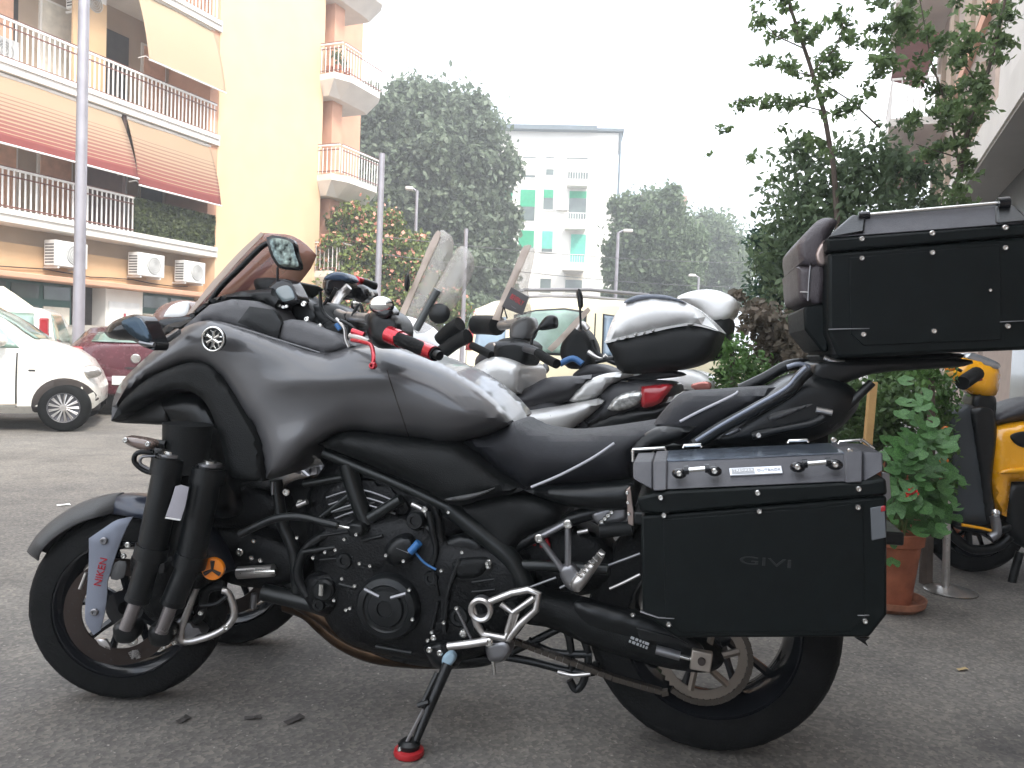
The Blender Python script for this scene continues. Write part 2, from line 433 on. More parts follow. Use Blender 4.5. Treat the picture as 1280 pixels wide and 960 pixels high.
mb = MB(); mb.box(-24, 0, 1.5, 11, 3.3, 16); mb.build('loggia_wall', M_wallt, bl, LB, 0)
mb = MB(); mb.box(-24, -.002, .55, 11, 2.72, 3.3); mb.build('lintel_shade_band', M_wallt, bl, LB, 0)  # darker taupe band puts the shade under the slab into the colour
mb = MB(); mb.box(-24, -.004, .40, 11, 2.28, 2.9); mb.build('fascia_band', M_wallb, bl, LB, 0)
mb = MB(); mb.box(-24, -.004, .05, 1, 2.16, 2.28); mb.build('shop_cornice', M_wallp, bl, LB, 0, bevel=.02)
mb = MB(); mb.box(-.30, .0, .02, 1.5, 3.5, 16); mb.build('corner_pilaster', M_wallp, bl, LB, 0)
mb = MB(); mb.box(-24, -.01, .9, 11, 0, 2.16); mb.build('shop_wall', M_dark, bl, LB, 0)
mb = MB(); mb.box(-24.2, 9, -.3, 11.2, 16, 16.35); mb.build('roof_cornice', M_slab, bl, LB, 0)
ZS = [3.26, 6.28, 9.32, 12.36]
slabs = []
for k, z in enumerate(ZS):
    mb = MB(); mb.box(-24, .03, -.06, 1.55, z, z+.22); s = mb.build('balcony_slab', M_slab, bl, LB, 0, bevel=.012); slabs.append(s)
    mb = MB(); mb.box(-24, -.02, -.10, -.03, z+.16, z+.27); mb.build('slab_lip', M_slab, s, LB, 0)
# railings: bars shared
barme = MB().box(-.017, .017, -.008, .008, 0, .80).mesh('baluster'); barme.materials.append(M_rail)
def railing(parent, fr, x0, x1, y, z, pitch, h=.84, ydir=False, top=M_railtop, xs=None):
    mb = MB()
    if not ydir: mb.box(x0, x1, y-.025, y+.025, z+h, z+h+.045)
    else: mb.box(y-.025, y+.025, x0, x1, z+h, z+h+.045)
    r = mb.build('railing', M_rail, parent, fr, 0)
    mb = MB()
    for zz in (z+.08, z+h-.14):
        if not ydir: mb.box(x0, x1, y-.012, y+.012, zz, zz+.03)
        else: mb.box(y-.012, y+.012, x0, x1, zz, zz+.03)
    if not ydir: mb.box(x0, x1, y-.03, y+.03, z+h+.046, z+h+.066)
    else: mb.box(y-.03, y+.03, x0, x1, z+h+.046, z+h+.066)
    mb.build('handrail', top, r, fr, 0)
    x = x0
    while x < x1:
        loc = Matrix.Translation((x, y, z+.04)) if not ydir else Matrix.Translation((y, x, z+.04))
        instance(barme, 'baluster', r, fr, loc); x += pitch
    return r
railing(bl, LB, -8.0, -2.72, .02, 3.5, .125)
railing(bl, LB, -8.0, -.05, .02, 6.5, .125)
railing(bl, LB, -4.0, -.05, .02, 9.55, .125)
# loggia openings, shutters, curtains, dividers
def opening(x0, x1, z0, z1, y, m, name='window', parent=bl, fr=LB, pane=None):
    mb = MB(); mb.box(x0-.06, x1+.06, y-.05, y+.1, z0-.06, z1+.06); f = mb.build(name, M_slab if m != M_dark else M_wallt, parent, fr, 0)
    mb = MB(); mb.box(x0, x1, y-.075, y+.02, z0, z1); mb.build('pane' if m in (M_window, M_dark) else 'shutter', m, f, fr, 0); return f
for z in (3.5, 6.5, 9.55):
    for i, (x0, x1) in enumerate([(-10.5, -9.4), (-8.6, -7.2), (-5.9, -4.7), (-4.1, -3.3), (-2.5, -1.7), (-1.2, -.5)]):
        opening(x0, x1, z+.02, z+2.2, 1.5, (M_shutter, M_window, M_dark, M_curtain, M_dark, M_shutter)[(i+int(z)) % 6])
mb = MB(); mb.box(-3.04, -2.94, .05, 1.5, 3.5, 6.27); mb.build('divider_panel', mat('brown divider', (.10, .06, .05), .8), bl, LB, 0)
mb = MB(); mb.box(-3.9, -3.0, .7, .75, 6.5, 8.9); mb.build('divider_panel', M_wallb, bl, LB, 0)
mb = MB(); mb.box(-6.3, -4.9, 1.30, 1.48, 6.5, 9.2); mb.build('roller_shutter', M_shutter, bl, LB, 0)
# shopfronts of the ground floor
def shopfront(x0, x1, n):
    mb = MB(); mb.box(x0, x1, .62, .9, .14, 2.15); s = mb.build('shopfront', M_shopgreen, bl, LB, 0)
    w = (x1-x0)/n
    for i in range(n):
        for z0, z1 in ((.25, 1.62), (1.78, 2.08)):
            mb = MB(); mb.box(x0+i*w+.06, x0+(i+1)*w-.06, .59, .63, z0, z1); mb.build('pane', (M_curtain if (i+int(z0)) % 2 == 0 and z0 < 1 else M_window), s, LB, 0)
shopfront(-6.2, -3.9, 3); shopfront(-10.5, -6.8, 3); shopfront(-1.9, -.1, 2)
for x0, x1, m in ((-6.75, -6.25, M_slab), (-3.1, -2.0, M_slab)):
    mb = MB(); mb.box(x0, x1, .45, .92, .14, 2.15); mb.build('pier', m, bl, LB, 0)
mb = MB(); mb.box(-3.02, -2.12, .42, .46, .3, 1.85); d = mb.build('door', M_whitemat, bl, LB, 0)
mb = MB(); mb.box(-2.6, -2.54, .405, .422, 1.42, 1.58); mb.build('door_sign', M_redplastic, d, LB, 0)
# blank-wall end with corner balconies
mb = MB(); mb.box(4.65, 9, 1.45, 11, 0, 16); mb.build('end_wall', M_wallp, bl, LB, 0)
for xx in (5.1,):
    mb = MB(); mb.box(xx, xx+.55, -.05, .5, 0, 16); mb.build('pier', M_wallp, bl, LB, 0)
mb = MB(); mb.box(4.652, 5.1, -.0, .06, 0, 3.3); mb.build('wall_return', M_wallp, bl, LB, 0)
for k, z in enumerate((3.16, 6.25, 9.45, 12.6)):
    mb = MB()
    top = [(4.45, .0), (4.35, -.62), (4.9, -.9), (6.6, -.9), (7.0, -.6), (7.0, 1.5), (4.66, 1.5)]
    bot = [(4.66, .02), (4.6, -.25), (5.1, -.35), (6.5, -.35), (6.8, -.25), (6.8, 1.4), (4.7, 1.4)]
    mb.prism(top, lambda a, b: Vector((a, b, z+.22)), lambda a, b: Vector((a, b, z+.02)))
    s = mb.build('balcony_slab', M_slab, bl, LB, 0)
    mb = MB(); n = 7
    mb.add([Vector((a, b, z+.018)) for a, b in top]+[Vector((a, b, z-.42)) for a, b in bot], [(i, (i+1) % n, (i+1) % n+n, i+n) for i in range(n)]+[tuple(range(2*n-1, n-1, -1))])
    mb.build('soffit', M_slab, s, LB, 0)
    if k < 3:
        railing(bl, LB, -.84, 1.0, 4.46, z+.22, .16, h=.9, ydir=True)
        railing(bl, LB, 4.6, 6.8, -.84, z+.22, .16, h=.9)
    if k < 3:
        mb = MB(); mb.box(4.9, 5.05, .6, 1.40, z+.25, z+2.4); mb.build('window', M_window, bl, LB, 0)
mb = MB(); mb.box(5.7, 7.2, 1.35, 1.44, 6.5, 8.8); mb.build('window', M_dark, bl, LB, 0)
mb = MB(); mb.box(5.7, 7.2, 1.35, 1.44, 3.5, 5.8); mb.build('window', M_dark, bl, LB, 0)
# street-side cable clipped along the fascia
mb = MB(); mb.tube([(-12+i*.6, .36+.01*math.sin(i), 2.40+.03*math.sin(i*1.7)) for i in range(20)], .012, 5); mb.build('cable', M_dark, bl, LB)

# awnings
def awning(label, x0, x1, zt, zb, out, stripes, x0b=None, x1b=None, group='awnings of the left building'):
    root = thing('awning', label, 'awning', LB, group)
    m = bpy.data.materials.new('striped awning cloth'); m.use_nodes = True; n = m.node_tree; b = n.nodes['Principled BSDF']; b.inputs['Roughness'].default_value = .9
    t = n.nodes.new('ShaderNodeUVMap'); sx = n.nodes.new('ShaderNodeSeparateXYZ'); n.links.new(t.outputs[0], sx.inputs[0])
    r = n.nodes.new('ShaderNodeValToRGB'); r.color_ramp.interpolation = 'CONSTANT'; el = r.color_ramp.elements
    cream = ((.50, .36, .24, 1) if stripes else (.56, .44, .30, 1)); red = (.27, .07, .062, 1); st = []
    if stripes:
        st = [(0, cream)]; k = 11
        for i in range(k):
            p = .22+.66*i/k; st.append((p, cream)); frac = (.22+.06*i)
            st.append((p+.66/k*(1-frac), (.34, .09+.12*(1-i/k), .08+.07*(1-i/k), 1)))
        st.append((.86, red))
    else:
        st = [(0, cream)]
        for i in range(8): p = .3+.07*i; st += [(p, (.60, .44, .30, 1)), (p+.022, cream)]
    while len(el) < min(32, len(st)): el.new(.5)
    for k, (p, c) in enumerate(st[:32]): el[k].position = p; el[k].color = c
    n.links.new(sx.outputs[1], r.inputs[0]); n.links.new(r.outputs[0], b.inputs['Base Color'])
    tr = n.nodes.new('ShaderNodeBsdfTranslucent'); ms = n.nodes.new('ShaderNodeMixShader'); ms.inputs[0].default_value = .3
    n.links.new(r.outputs[0], tr.inputs[0]); n.links.new(b.outputs[0], ms.inputs[1]); n.links.new(tr.outputs[0], ms.inputs[2]); n.links.new(ms.outputs[0], n.nodes['Material Output'].inputs[0])
    x0b = x0 if x0b is None else x0b; x1b = x1 if x1b is None else x1b
    NX, NZ = 24, 22; vs = []; fs = []; uv = []
    for j in range(NZ+1):
        v = j/NZ
        for i in range(NX+1):
            u = i/NX; x = (x0+(x1-x0)*u)*(1-v)+(x0b+(x1b-x0b)*u)*v
            vs.append((x, .04-out*v-.05*math.sin(PI*v)+.012*math.sin(u*9), zt+(zb-zt)*v-.04*math.sin(PI*u)*v)); uv.append((u, v))
    for j in range(NZ):
        for i in range(NX): a = j*(NX+1)+i; fs.append((a, a+1, a+NX+2, a+NX+1))
    me = bpy.data.meshes.new('cloth'); me.from_pydata(vs, [], fs); ul = me.uv_layers.new()
    for lp in me.loops: ul.data[lp.index].uv = uv[lp.vertex_index]
    me.materials.append(m); me.shade_smooth(); o = bpy.data.objects.new('cloth', me); link(o, root, LB)
    sd_ = o.modifiers.new('t', 'SOLIDIFY'); sd_.thickness = .006
    mb = MB(); mb.tube([(x0b, .03-out, zb-.01), (x1b, .03-out, zb-.01)], .022, 8); mb.build('front_bar', M_rail, root, LB)
    mb = MB(); mb.tube([(x0, .06, zt+.02), (x1, .06, zt+.02)], .05, 10); mb.build('roller', M_slab, root, LB)
    for xx, xb in ((x0+.08, x0b+.08), (x1-.08, x1b-.08)):
        mb = MB(); mb.tube([(xx, .02, zb+.1), ((xx+xb)/2, -out*.5, zb+.12), (xb, .03-out, zb)], .014, 6); mb.build('arm', M_rail, root, LB)
awning('cream awning shading to red at its hem, first floor, left of the lamp post', -7.6, -3.12, 6.2, 4.72, .6, True)
awning('cream awning with red hem hanging over the ivy screened balcony', -2.95, -.22, 6.2, 4.62, .42, True)
awning('plain cream awning hanging over the second floor balcony near the blank wall', -2.75, -.18, 9.3, 7.62, .45, False)
# ivy screen on the balcony rail
root = thing('ivy_screen', 'artificial ivy hedge screen fixed along the first floor balcony railing', 'hedge screen', LB)
mb = MB(); mb.box(-2.70, -.12, -.01, .03, 3.52, 4.34); mb.build('backing_net', mat('green net', (.03, .045, .02), .9), root, LB, 0)
P = np.stack([rng.uniform(-2.72, -.1, 9000), rng.uniform(-.07, .0, 9000), rng.uniform(3.50, 4.37, 9000)], 1)
V, F_ = leafmesh(P, .075, .8, nrm=np.array([0, -1, 0])); o = fastmesh('ivy', V, F_, leafmat('ivy leaf', (.025, .045, .018), (.13, .16, .06)), root, LB); o['kind'] = 'stuff'
# air conditioners
def ac_unit(label, x, z, y=.22, fr=LB, w=.82, group='air conditioners on the left building'):
    root = thing('air_conditioner', label, 'air conditioner', Frame(*(fr.M @ Vector((x, y, 0))).xy, math.degrees(fr.a), z), group)
    f = Frame(root.matrix_world.translation.x, root.matrix_world.translation.y, math.degrees(fr.a), z)
    mb = MB(); mb.box(-w/2, w/2, -.28, .06, 0, .56); c = mb.build('casing', M_whitemat, root, f, 0, bevel=.015)
    mb = MB(); mb.cyl((.08, -.30, .28), (.08, -.279, .28), .21, n=28); g = mb.build('fan_grille', mat('grille grey', (.36, .36, .35), .6), root, f)
    mb = MB()
    for r in (.20, .15, .10, .05): mb.tube([(.08+r*math.cos(t*PI/12), -.305, .28+r*math.sin(t*PI/12)) for t in range(24)], .005, 5, closed=True)
    mb.build('guard_ring', M_whitemat, g, f)
    for i in range(7):
        mb = MB(); mb.box(-w/2-.006, -w/2+.001, -.25, .02, .06+i*.065, .085+i*.065); mb.build('side_louvre', M_dark, root, f, 0)
    for xx in (-.3, .3):
        mb = MB(); mb.box(xx-.02, xx+.02, -.26, .18, -.05, -.005); mb.build('bracket', M_whitemat, root, f, 0)
ac_unit('white air conditioner unit behind the lamp post, leftmost under the balcony', -4.45, 2.50)
ac_unit('white air conditioner unit in the middle under the ivy screened balcony', -2.22, 2.52)
ac_unit('white air conditioner unit nearest the corner of the blank wall', -.78, 2.50, w=.74)
ac_unit('white air conditioner unit standing on the second floor balcony at left edge', -5.9, 6.52, y=.55)
ac_unit('white air conditioner unit high on the loggia wall beside the cream awning', -3.4, 8.55, y=1.0)
# laundry and shop parasol
ts = thing('parasol', 'pale cream shop parasol at the left edge above the parked cars', 'parasol', Frame(*atd(2, 400, 13).xy, 0))
f = Frame(ts.location.x, ts.location.y, 0)
mb = MB(); mb.lathe((0, 0, 0), (0, 0, 1), [(.5, 1.40), (.42, 1.46), (.2, 1.62), (.02, 1.74)], 8); mb.build('canopy', mat('cream canvas', (.72, .66, .5), .9), ts, f, 0)
mb = MB(); mb.cyl((0, 0, 0), (0, 0, 1.7), .02); mb.build('pole', M_rail, ts, f)

# potted plants on a corner balcony
def leafy(name, label, cat, fr, clumps, n, size, m, trunk=None, mt=None, group=None, aspect=.5, up=.3, stems=None):
    root = thing(name, label, cat, fr, group)
    P, d = crown_pts(clumps, n); V, F_ = leafmesh(P, size, aspect, up, nrm=d)
    o = fastmesh('foliage', V, F_, m, root, fr); o['kind'] = 'stuff'
    if trunk:
        mb = MB()
        for pts, r in trunk: mb.tube(pts, r, 8)
        mb.build('trunk', mt, root, fr)
    return root
M_bark = mat('bark', (.10, .075, .06), .9, var=.3, vs=8, bump=.6, bs=40)
M_lime = leafmat('dense tree leaf', (.10, .14, .095), (.21, .265, .165), trans=.35)
M_mimosa = leafmat('silk tree leaf', (.09, .14, .03), (.26, .33, .09))
M_far = leafmat('far tree leaf', (.11, .16, .09), (.20, .27, .14), trans=.4)
M_shrub = leafmat('shrub leaf', (.06, .11, .035), (.17, .28, .10), trans=.4)
f = Frame(*(LB.M @ Vector((4.75, -.45, 0))).xy, 67.5, 9.67)
leafy('potted_plant', 'small dark plant in a pot on the top corner balcony', 'plant', f, [((0, 0, .62), (.28, .28, .28)), ((.3, 0, .5), (.2, .2, .2))], 260, .11, M_shrub, [([(0, 0, .2), (0, 0, .6)], .02)], M_bark)
for i, (xx, yy) in enumerate(((4.62, -.25), (4.62, -.55), (4.95, -.7))):
    f2 = Frame(*(LB.M @ Vector((xx, yy, 0))).xy, 67.5, 9.67); mb = MB(); mb.lathe((0, 0, 0), (0, 0, 1), [(.0, 0), (.1, 0), (.14, .22), (.15, .26), (.12, .25), (0, .2)], 14)
    tag(mb.build('flower_pot', M_terra, None, f2), ('terracotta flower pot standing at the wall end of the top corner balcony', 'terracotta flower pot in the middle of the top corner balcony', 'terracotta flower pot at the outer corner of the top corner balcony')[i], 'flower pot', 'terracotta pots on the top balcony')

# ------------------------------------------------------------------ poles
M_pole = mat('galvanised pole', (.34, .33, .36), .5, metal=.4, var=.12, vs=3)
def pole(name, label, px_top, px_bot, d, r, lamp=None, rt=None):
    b = atd(*px_bot, d); t = atd(*px_top, d); h = t.z; f = Frame(b.x, b.y, 0); root = thing(name, label, 'street lamp' if lamp else 'pole', f)
    mb = MB(); mb.cyl((0, 0, 0), (0, 0, h), r, rt or r*.8, 14); mb.build('post', M_pole, root, f)
    mb = MB(); mb.cyl((0, 0, 0), (0, 0, .5), r*1.25, n=14); mb.build('base_sleeve', M_pole, root, f)
    if lamp:
        L_, ang = lamp; mb = MB(); mb.tube([(0, 0, h-.05), (L_*.5, 0, h+.05), (L_, 0, h+.04)], r*.5, 8); mb.build('arm', M_pole, root, f)
        mb = MB(); mb.box(L_*.6, L_*1.7, -.14, .14, h, h+.12); mb.build('lamp_head', M_slab, root, f, 0, bevel=.03)
    return root
pole('street_lamp', 'thick grey lamp post in front of the awnings at left', (107, -60), (98, 420), 12.2, .085, None, .075)
pole('utility_pole', 'plain grey metal pole standing in front of the pink flowering tree', (480, 192), (471, 400), 15, .06, None, .055)
pole('street_lamp', 'small street lamp rising in front of the big dark tree', (522, 238), (516, 400), 30, .065, (-.25, 0))
pole('utility_pole', 'thin grey pole at the right foot of the big dark tree', (584, 286), (578, 420), 24, .07)
pole('street_lamp', 'street lamp at the right corner of the white apartment block', (774, 290), (768, 400), 34, .08, (.35, 0))
pole('street_lamp', 'tiny far street lamp above the second white top case', (871, 346), (870, 420), 40, .07, (-.3, 0))
# overhead cables between the far poles
def cable(label, a, b, sag, r=.008):
    A, B_ = atd(*a), atd(*b); mb = MB(); mb.tube([A.lerp(B_, i/14)-Vector((0, 0, sag*4*(i/14)*(1-i/14))) for i in range(15)], r, 5)
    tag(mb.build('overhead_cable', mat('cable grey', (.12, .12, .12), .6), None), label, 'cable')
cable('thin upper overhead cable crossing in front of the white apartment block', (480, 296, 24), (1100, 322, 45), .5, .012)
cable('thin lower overhead cable crossing in front of the white apartment block', (480, 318, 24), (1100, 352, 45), .6, .012)

# ------------------------------------------------------------------ far white apartment block
FB = Frame(*atd(700, 440, 59).xy, -4)
M_wfar = mat('white far plaster', (.85, .82, .76), .9, var=.04, vs=.5)
M_green = mat('green shutter', (.02, .33, .17), .6); M_greenl = mat('pale green shutter', (.12, .50, .38), .6); M_roofd = mat('slate roof edge', (.12, .15, .17), .7)
fb = thing('apartment_building', 'white apartment block with green shutters at the end of the street', 'building', FB)
def X(px, py, w=0): return FB.Q(px, py, w).x
def Z(px, py, w=0): return FB.Q(px, py, w).z
xl, xr = X(560, 300), X(768, 300); zt = Z(700, 165)
mb = MB(); mb.box(xl, xr, 0, 12, 0, zt); mb.build('wall', M_wfar, fb, FB, 0)
mb = MB(); mb.box(xl-.6, xr-1.6, -.7, 11.4, zt, zt+.32); mb.build('roof', M_roofd, fb, FB, 0)
mb = MB(); mb.box(xr-1.6, xr+.35, -.35, 11.4, zt+.05, zt+.25); mb.build('roof_edge', M_roofd, fb, FB, 0)
mb = MB(); mb.cyl((xr+.12, -.12, zt-6), (xr+.12, -.12, zt), .08); mb.build('drainpipe', M_roofd, fb, FB)
def fwin(x0, y0, x1, y1, m, low=None, frame=True):
    a, b = FB.Q(x0, y0), FB.Q(x1, y1); mb = MB(); mb.box(a.x-.12, b.x+.12, -.05, .05, b.z-.12, a.z+.12); w = mb.build('window', M_slab, fb, FB, 0)
    zs = b.z if low is None else a.z+(b.z-a.z)*low
    mb = MB(); mb.box(a.x, b.x, -.09, .0, zs, a.z); mb.build('shutter', m, w, FB, 0)
    if low is not None: mb = MB(); mb.box(a.x, b.x, -.07, .0, b.z, zs-.01); mb.build('pane', M_window, w, FB, 0)
for c in [(651, 237, 668, 276, M_green, .55), (649, 288, 667, 310, M_green), (680, 237, 691, 262, M_green, .42), (678, 289, 690, 315, M_greenl, .85), (676, 339, 688, 366, M_slab, .35),
          (653, 208, 669, 222, M_slab, .8), (683, 207, 692, 219, M_slab, .4), (654, 186, 670, 198, M_whitemat, .9), (683, 186, 693, 198, M_whitemat, .9), (709, 186, 735, 199, M_whitemat, .9),
          (712, 239, 732, 274, M_green, .25), (714, 293, 731, 328, M_greenl), (707, 343, 727, 366, M_curtain, .3), (711, 203, 735, 224, M_curtain, .6), (626, 237, 640, 262, M_green, .5), (626, 288, 640, 312, M_green), (628, 208, 643, 222, M_slab, .5)]: fwin(*c)
for (x0, x1, yf, yt) in ((709, 735, 227, 208), (706, 732, 281, 261), (703, 730, 333, 316)):
    a, b = FB.Q(x0, yf, 1), FB.Q(x1, yf, 1); mb = MB(); mb.box(a.x, b.x, -1.0, .1, a.z-.25, a.z); s = mb.build('balcony', M_slab, fb, FB, 0)
    mb = MB(); mb.box(a.x, b.x, -.97, -.93, a.z+.85, a.z+.9)
    k = int((b.x-a.x)/.17)
    for i in range(k+1): xx = a.x+(b.x-a.x)*i/k; mb.box(xx-.02, xx+.02, -.96, -.93, a.z, a.z+.86)
    mb.build('railing', M_rail, s, FB, 0)
mb = MB(); a = FB.Q(696, 257, .3); mb.box(a.x, a.x+.8, -.4, 0, a.z-.3, a.z+.3); mb.build('air_conditioner', M_whitemat, fb, FB, 0)
FB2 = Frame(*atd(830, 440, 85).xy, -10)
fb2 = thing('apartment_building', 'pale distant building with low red roof behind the far trees', 'building', FB2)
a = FB2.Q(800, 252); b = FB2.Q(852, 300)
mb = MB(); mb.box(a.x, b.x, 0, 14, 0, a.z); mb.build('wall', M_wfar, fb2, FB2, 0)
mb = MB(); mb.box(a.x-.3, b.x+.4, -.5, 14.5, a.z, a.z+.6); mb.build('roof', mat('pale red tile', (.45, .24, .2), .8), fb2, FB2, 0)
for i in range(3):
    for j in range(5): mb = MB(); xx = b.x-1.6-i*1.6; mb.box(xx-.4, xx+.4, -.05, .1, 2+j*3.1, 3.6+j*3.1); w = mb.build('window', M_slab, fb2, FB2, 0); mb = MB(); mb.box(xx-.32, xx+.32, -.07, .0, 2.1+j*3.1, 3.5+j*3.1); mb.build('pane', M_window, w, FB2, 0)

# ------------------------------------------------------------------ trees
def tree_at(name, label, d, blobs, n, size, m, trunk_px, r0=.25, group=None, extra=None):
    """blobs: (px,py,rx_px,rz_px) ellipses read off the photo at depth d"""
    b = atd(trunk_px, 440, d); f = Frame(b.x, b.y, 0); cl = []; k = d/FPX
    for (px, py, rx, rz) in blobs:
        c = atd(px, py, d); dy = random.uniform(-.25, .25)*rx*k
        cl.append(((c.x-b.x, dy, c.z), (rx*k*.92, rx*k*.85, rz*k*.92)))
        # bumps on the outline make an uneven crown
        for q in range(12):
            t = random.uniform(0, 2*PI); u = random.uniform(-.9, .9)
            cl.append(((c.x-b.x+rx*k*.85*math.cos(t), dy+rx*k*.8*math.sin(t), c.z+rz*k*.85*u), (rx*k*random.uniform(.16, .34), rx*k*.25, rz*k*random.uniform(.14, .3))))
    root = thing(name, label, 'tree', f, group)
    P, dd = crown_pts(cl, n, .22); V, F_ = leafmesh(P, size, .6, .2, nrm=dd*.8)
    o = fastmesh('crown', V, F_, m, root, f); o['kind'] = 'stuff'
    zc = cl[0][0][2]; mb = MB(); mb.tube([(0, 0, 0), (.1, 0, zc*.35), (-.1, .1, zc*.7), (0, 0, zc)], [r0, r0*.8, r0*.6, r0*.3], 10)
    for c, r in cl[::13]: mb.tube([(0, 0, zc*.3), (c[0]*.5, c[1]*.5, (zc*.3+c[2])/2), (c[0], c[1], c[2])], [r0*.5, r0*.3, r0*.12], 7)
    mb.build('trunk', M_bark, root, f)
    if extra:
        P, dd = crown_pts(cl, extra[0], .06); P = P[(dd[:, 1] < .5) & (dd[:, 2] > -.6)]; V, F_ = leafmesh(P, extra[1], .8, .1); o = fastmesh('blossom', V, F_, extra[2], root, f); o['kind'] = 'stuff'
    return root
tree_at('tree', 'huge dense dark green tree behind the pink flowering tree', 44,
        [(530, 240, 82, 125), (505, 165, 52, 62), (560, 165, 52, 62), (592, 215, 54, 85), (575, 150, 34, 36), (600, 300, 48, 75), (500, 300, 70, 80), (470, 220, 45, 75), (540, 345, 95, 55), (520, 120, 32, 26), (450, 250, 32, 60), (440, 190, 30, 45), (620, 350, 30, 50)], 80000, .36, M_lime, 540, .5)
tree_at('silk_tree', 'silk tree covered in pink blossom beside the corner balconies', 27,
        [(460, 300, 42, 48), (430, 340, 36, 45), (495, 325, 40, 42), (520, 370, 36, 36), (450, 380, 60, 40), (555, 385, 34, 26), (425, 280, 20, 26)], 26000, .17, M_mimosa, 450, .14,
        extra=(6500, .13, mat('pink blossom', (.75, .33, .25), .8, var=.2)))
tree_at('tree', 'feathery light green tree right of the white apartment block', 50,
        [(805, 300, 46, 62), (825, 280, 38, 40), (845, 330, 34, 60), (790, 350, 36, 50), (784, 280, 20, 42)], 34000, .32, M_far, 805, .25)
tree_at('tree', 'pale round tree farthest down the street near the shrubs', 62,
        [(892, 315, 44, 52), (905, 350, 38, 50), (865, 335, 30, 50), (884, 288, 28, 26)], 26000, .34, M_far, 890, .25)
tree_at('tree', 'low dark bushy tree behind the parked cream car', 36,
        [(600, 400, 40, 30), (650, 410, 30, 26)], 9000, .25, M_lime, 620, .15)

# ------------------------------------------------------------------ right-hand building
RB = Frame(1.95, 0, 67.5)
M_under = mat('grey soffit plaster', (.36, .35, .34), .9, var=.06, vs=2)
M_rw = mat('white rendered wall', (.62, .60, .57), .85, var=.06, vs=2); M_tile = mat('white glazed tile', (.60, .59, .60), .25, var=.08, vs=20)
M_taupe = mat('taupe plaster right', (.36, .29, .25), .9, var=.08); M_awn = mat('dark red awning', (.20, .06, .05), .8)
rb = thing('shop_building', 'white building with deep eave running along the right edge', 'building', RB)
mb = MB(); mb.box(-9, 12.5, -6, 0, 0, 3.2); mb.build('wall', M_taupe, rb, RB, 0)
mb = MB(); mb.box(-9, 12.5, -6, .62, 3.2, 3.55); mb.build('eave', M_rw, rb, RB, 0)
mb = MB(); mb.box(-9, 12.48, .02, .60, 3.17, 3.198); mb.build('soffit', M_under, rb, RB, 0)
mb = MB(); mb.box(-9, 12.4, -6, .02, 3.55, 7.6); mb.build('upper_wall', M_rw, rb, RB, 0)  # unseen storey, its height shaped to set how far the shade reaches
mb = MB(); mb.box(-9, 12.4, .02, .16, 2.1, 3.165); mb.build('shop_fascia', mat('dark fascia', (.035, .035, .035), .5), rb, RB, 0)
tm = MB().box(0, .15, 0, .012, 0, .072).mesh('tile'); tm.materials.append(M_tile)
mb = MB(); mb.box(2.4, 6.2, .001, .02, 0, 1.24); tb = mb.build('tiled_plinth', mat('grout', (.3, .29, .28), .9), rb, RB, 0)
for j in range(16):
    for i in range(18):
        instance(tm, 'tile', tb, RB, Matrix.Translation((3.4+i*.156+(.078 if j % 2 else 0)-.08, .021+random.uniform(0, .002), .02+j*.0765)))
mb = MB(); mb.box(2.95, 3.15, .0, .14, 0, 2.1); mb.build('door_jamb', M_rw, rb, RB, 0, bevel=.005)
mb = MB(); mb.box(6.3, 7.4, .0, .05, .1, 2.05); d = mb.build('door', M_darkglass, rb, RB, 0)
mb = MB(); mb.box(7.6, 10, .0, .05, .5, 2.05); mb.build('window', M_window, rb, RB, 0)
q = Frame(*(RB.M @ Vector((5.6, .18, 0))).xy, 67.5+180, 2.45)
rt = thing('meter_box', 'cream meter box mounted under the white eave at right edge', 'meter box', q)
mb = MB(); mb.box(-.22, .22, -.2, .15, 0, .42); mb.build('casing', mat('cream plastic', (.55, .50, .42), .6), rt, q, 0, bevel=.01)
mb = MB(); mb.box(-.14, .02, -.215, -.198, .2, .32); mb.build('label_plate', M_taupe, rt, q, 0)
mb = MB(); mb.box(-.17, .17, -.212, -.198, .06, .09); mb.build('vent_slot', M_dark, rt, q, 0)
rb2 = thing('apartment_building', 'taupe apartment house with white balcony and red awning behind the climbing plants', 'building', RB)
mb = MB(); mb.box(14.5, 26, -8, -.2, 0, 18); mb.build('wall', M_taupe, rb2, RB, 0)
mb = MB(); mb.box(14.3, 26.2, -8.2, .9, 14.2, 14.7); mb.build('cornice', mat('brown cornice', (.16, .10, .09), .7), rb2, RB, 0)
for z in (4.2, 7.3, 10.4):
    mb = MB(); mb.box(22, 25.5, -.2, 1.1, z-.2, z); s = mb.build('balcony', M_slab, rb2, RB, 0)
    mb = MB(); mb.box(22, 25.5, 1.06, 1.1, z+.95, z+1.0); mb.box(21.98, 22.02, 0, 1.1, z+.95, z+1.0)
    for i in range(25): mb.box(22+i*.14, 22.03+i*.14, 1.06, 1.09, z, z+.95)
    for i in range(7): mb.box(22, 22.03, i*.14, .03+i*.14, z, z+.95)
    mb.build('railing', M_rail, s, RB, 0)
    mb = MB(); mb.box(22, 25.5, .1, 1.0, z+1.9, z+2.2, Matrix.Rotation(.35, 3, 'X')); mb.build('awning', M_awn, rb2, RB, 0)
    for x0 in (15.5, 17.4, 20.6, 23): opening(x0, x0+1, z+.1, z+2.1, -.2, M_dark, parent=rb2, fr=RB)
for z in (4.1, 7.2, 10.3):
    mb = MB(); mb.box(14.45, 19.9, -.2, -.1, z-.15, z+.1); mb.build('string_course', M_wallp, rb2, RB, 0)

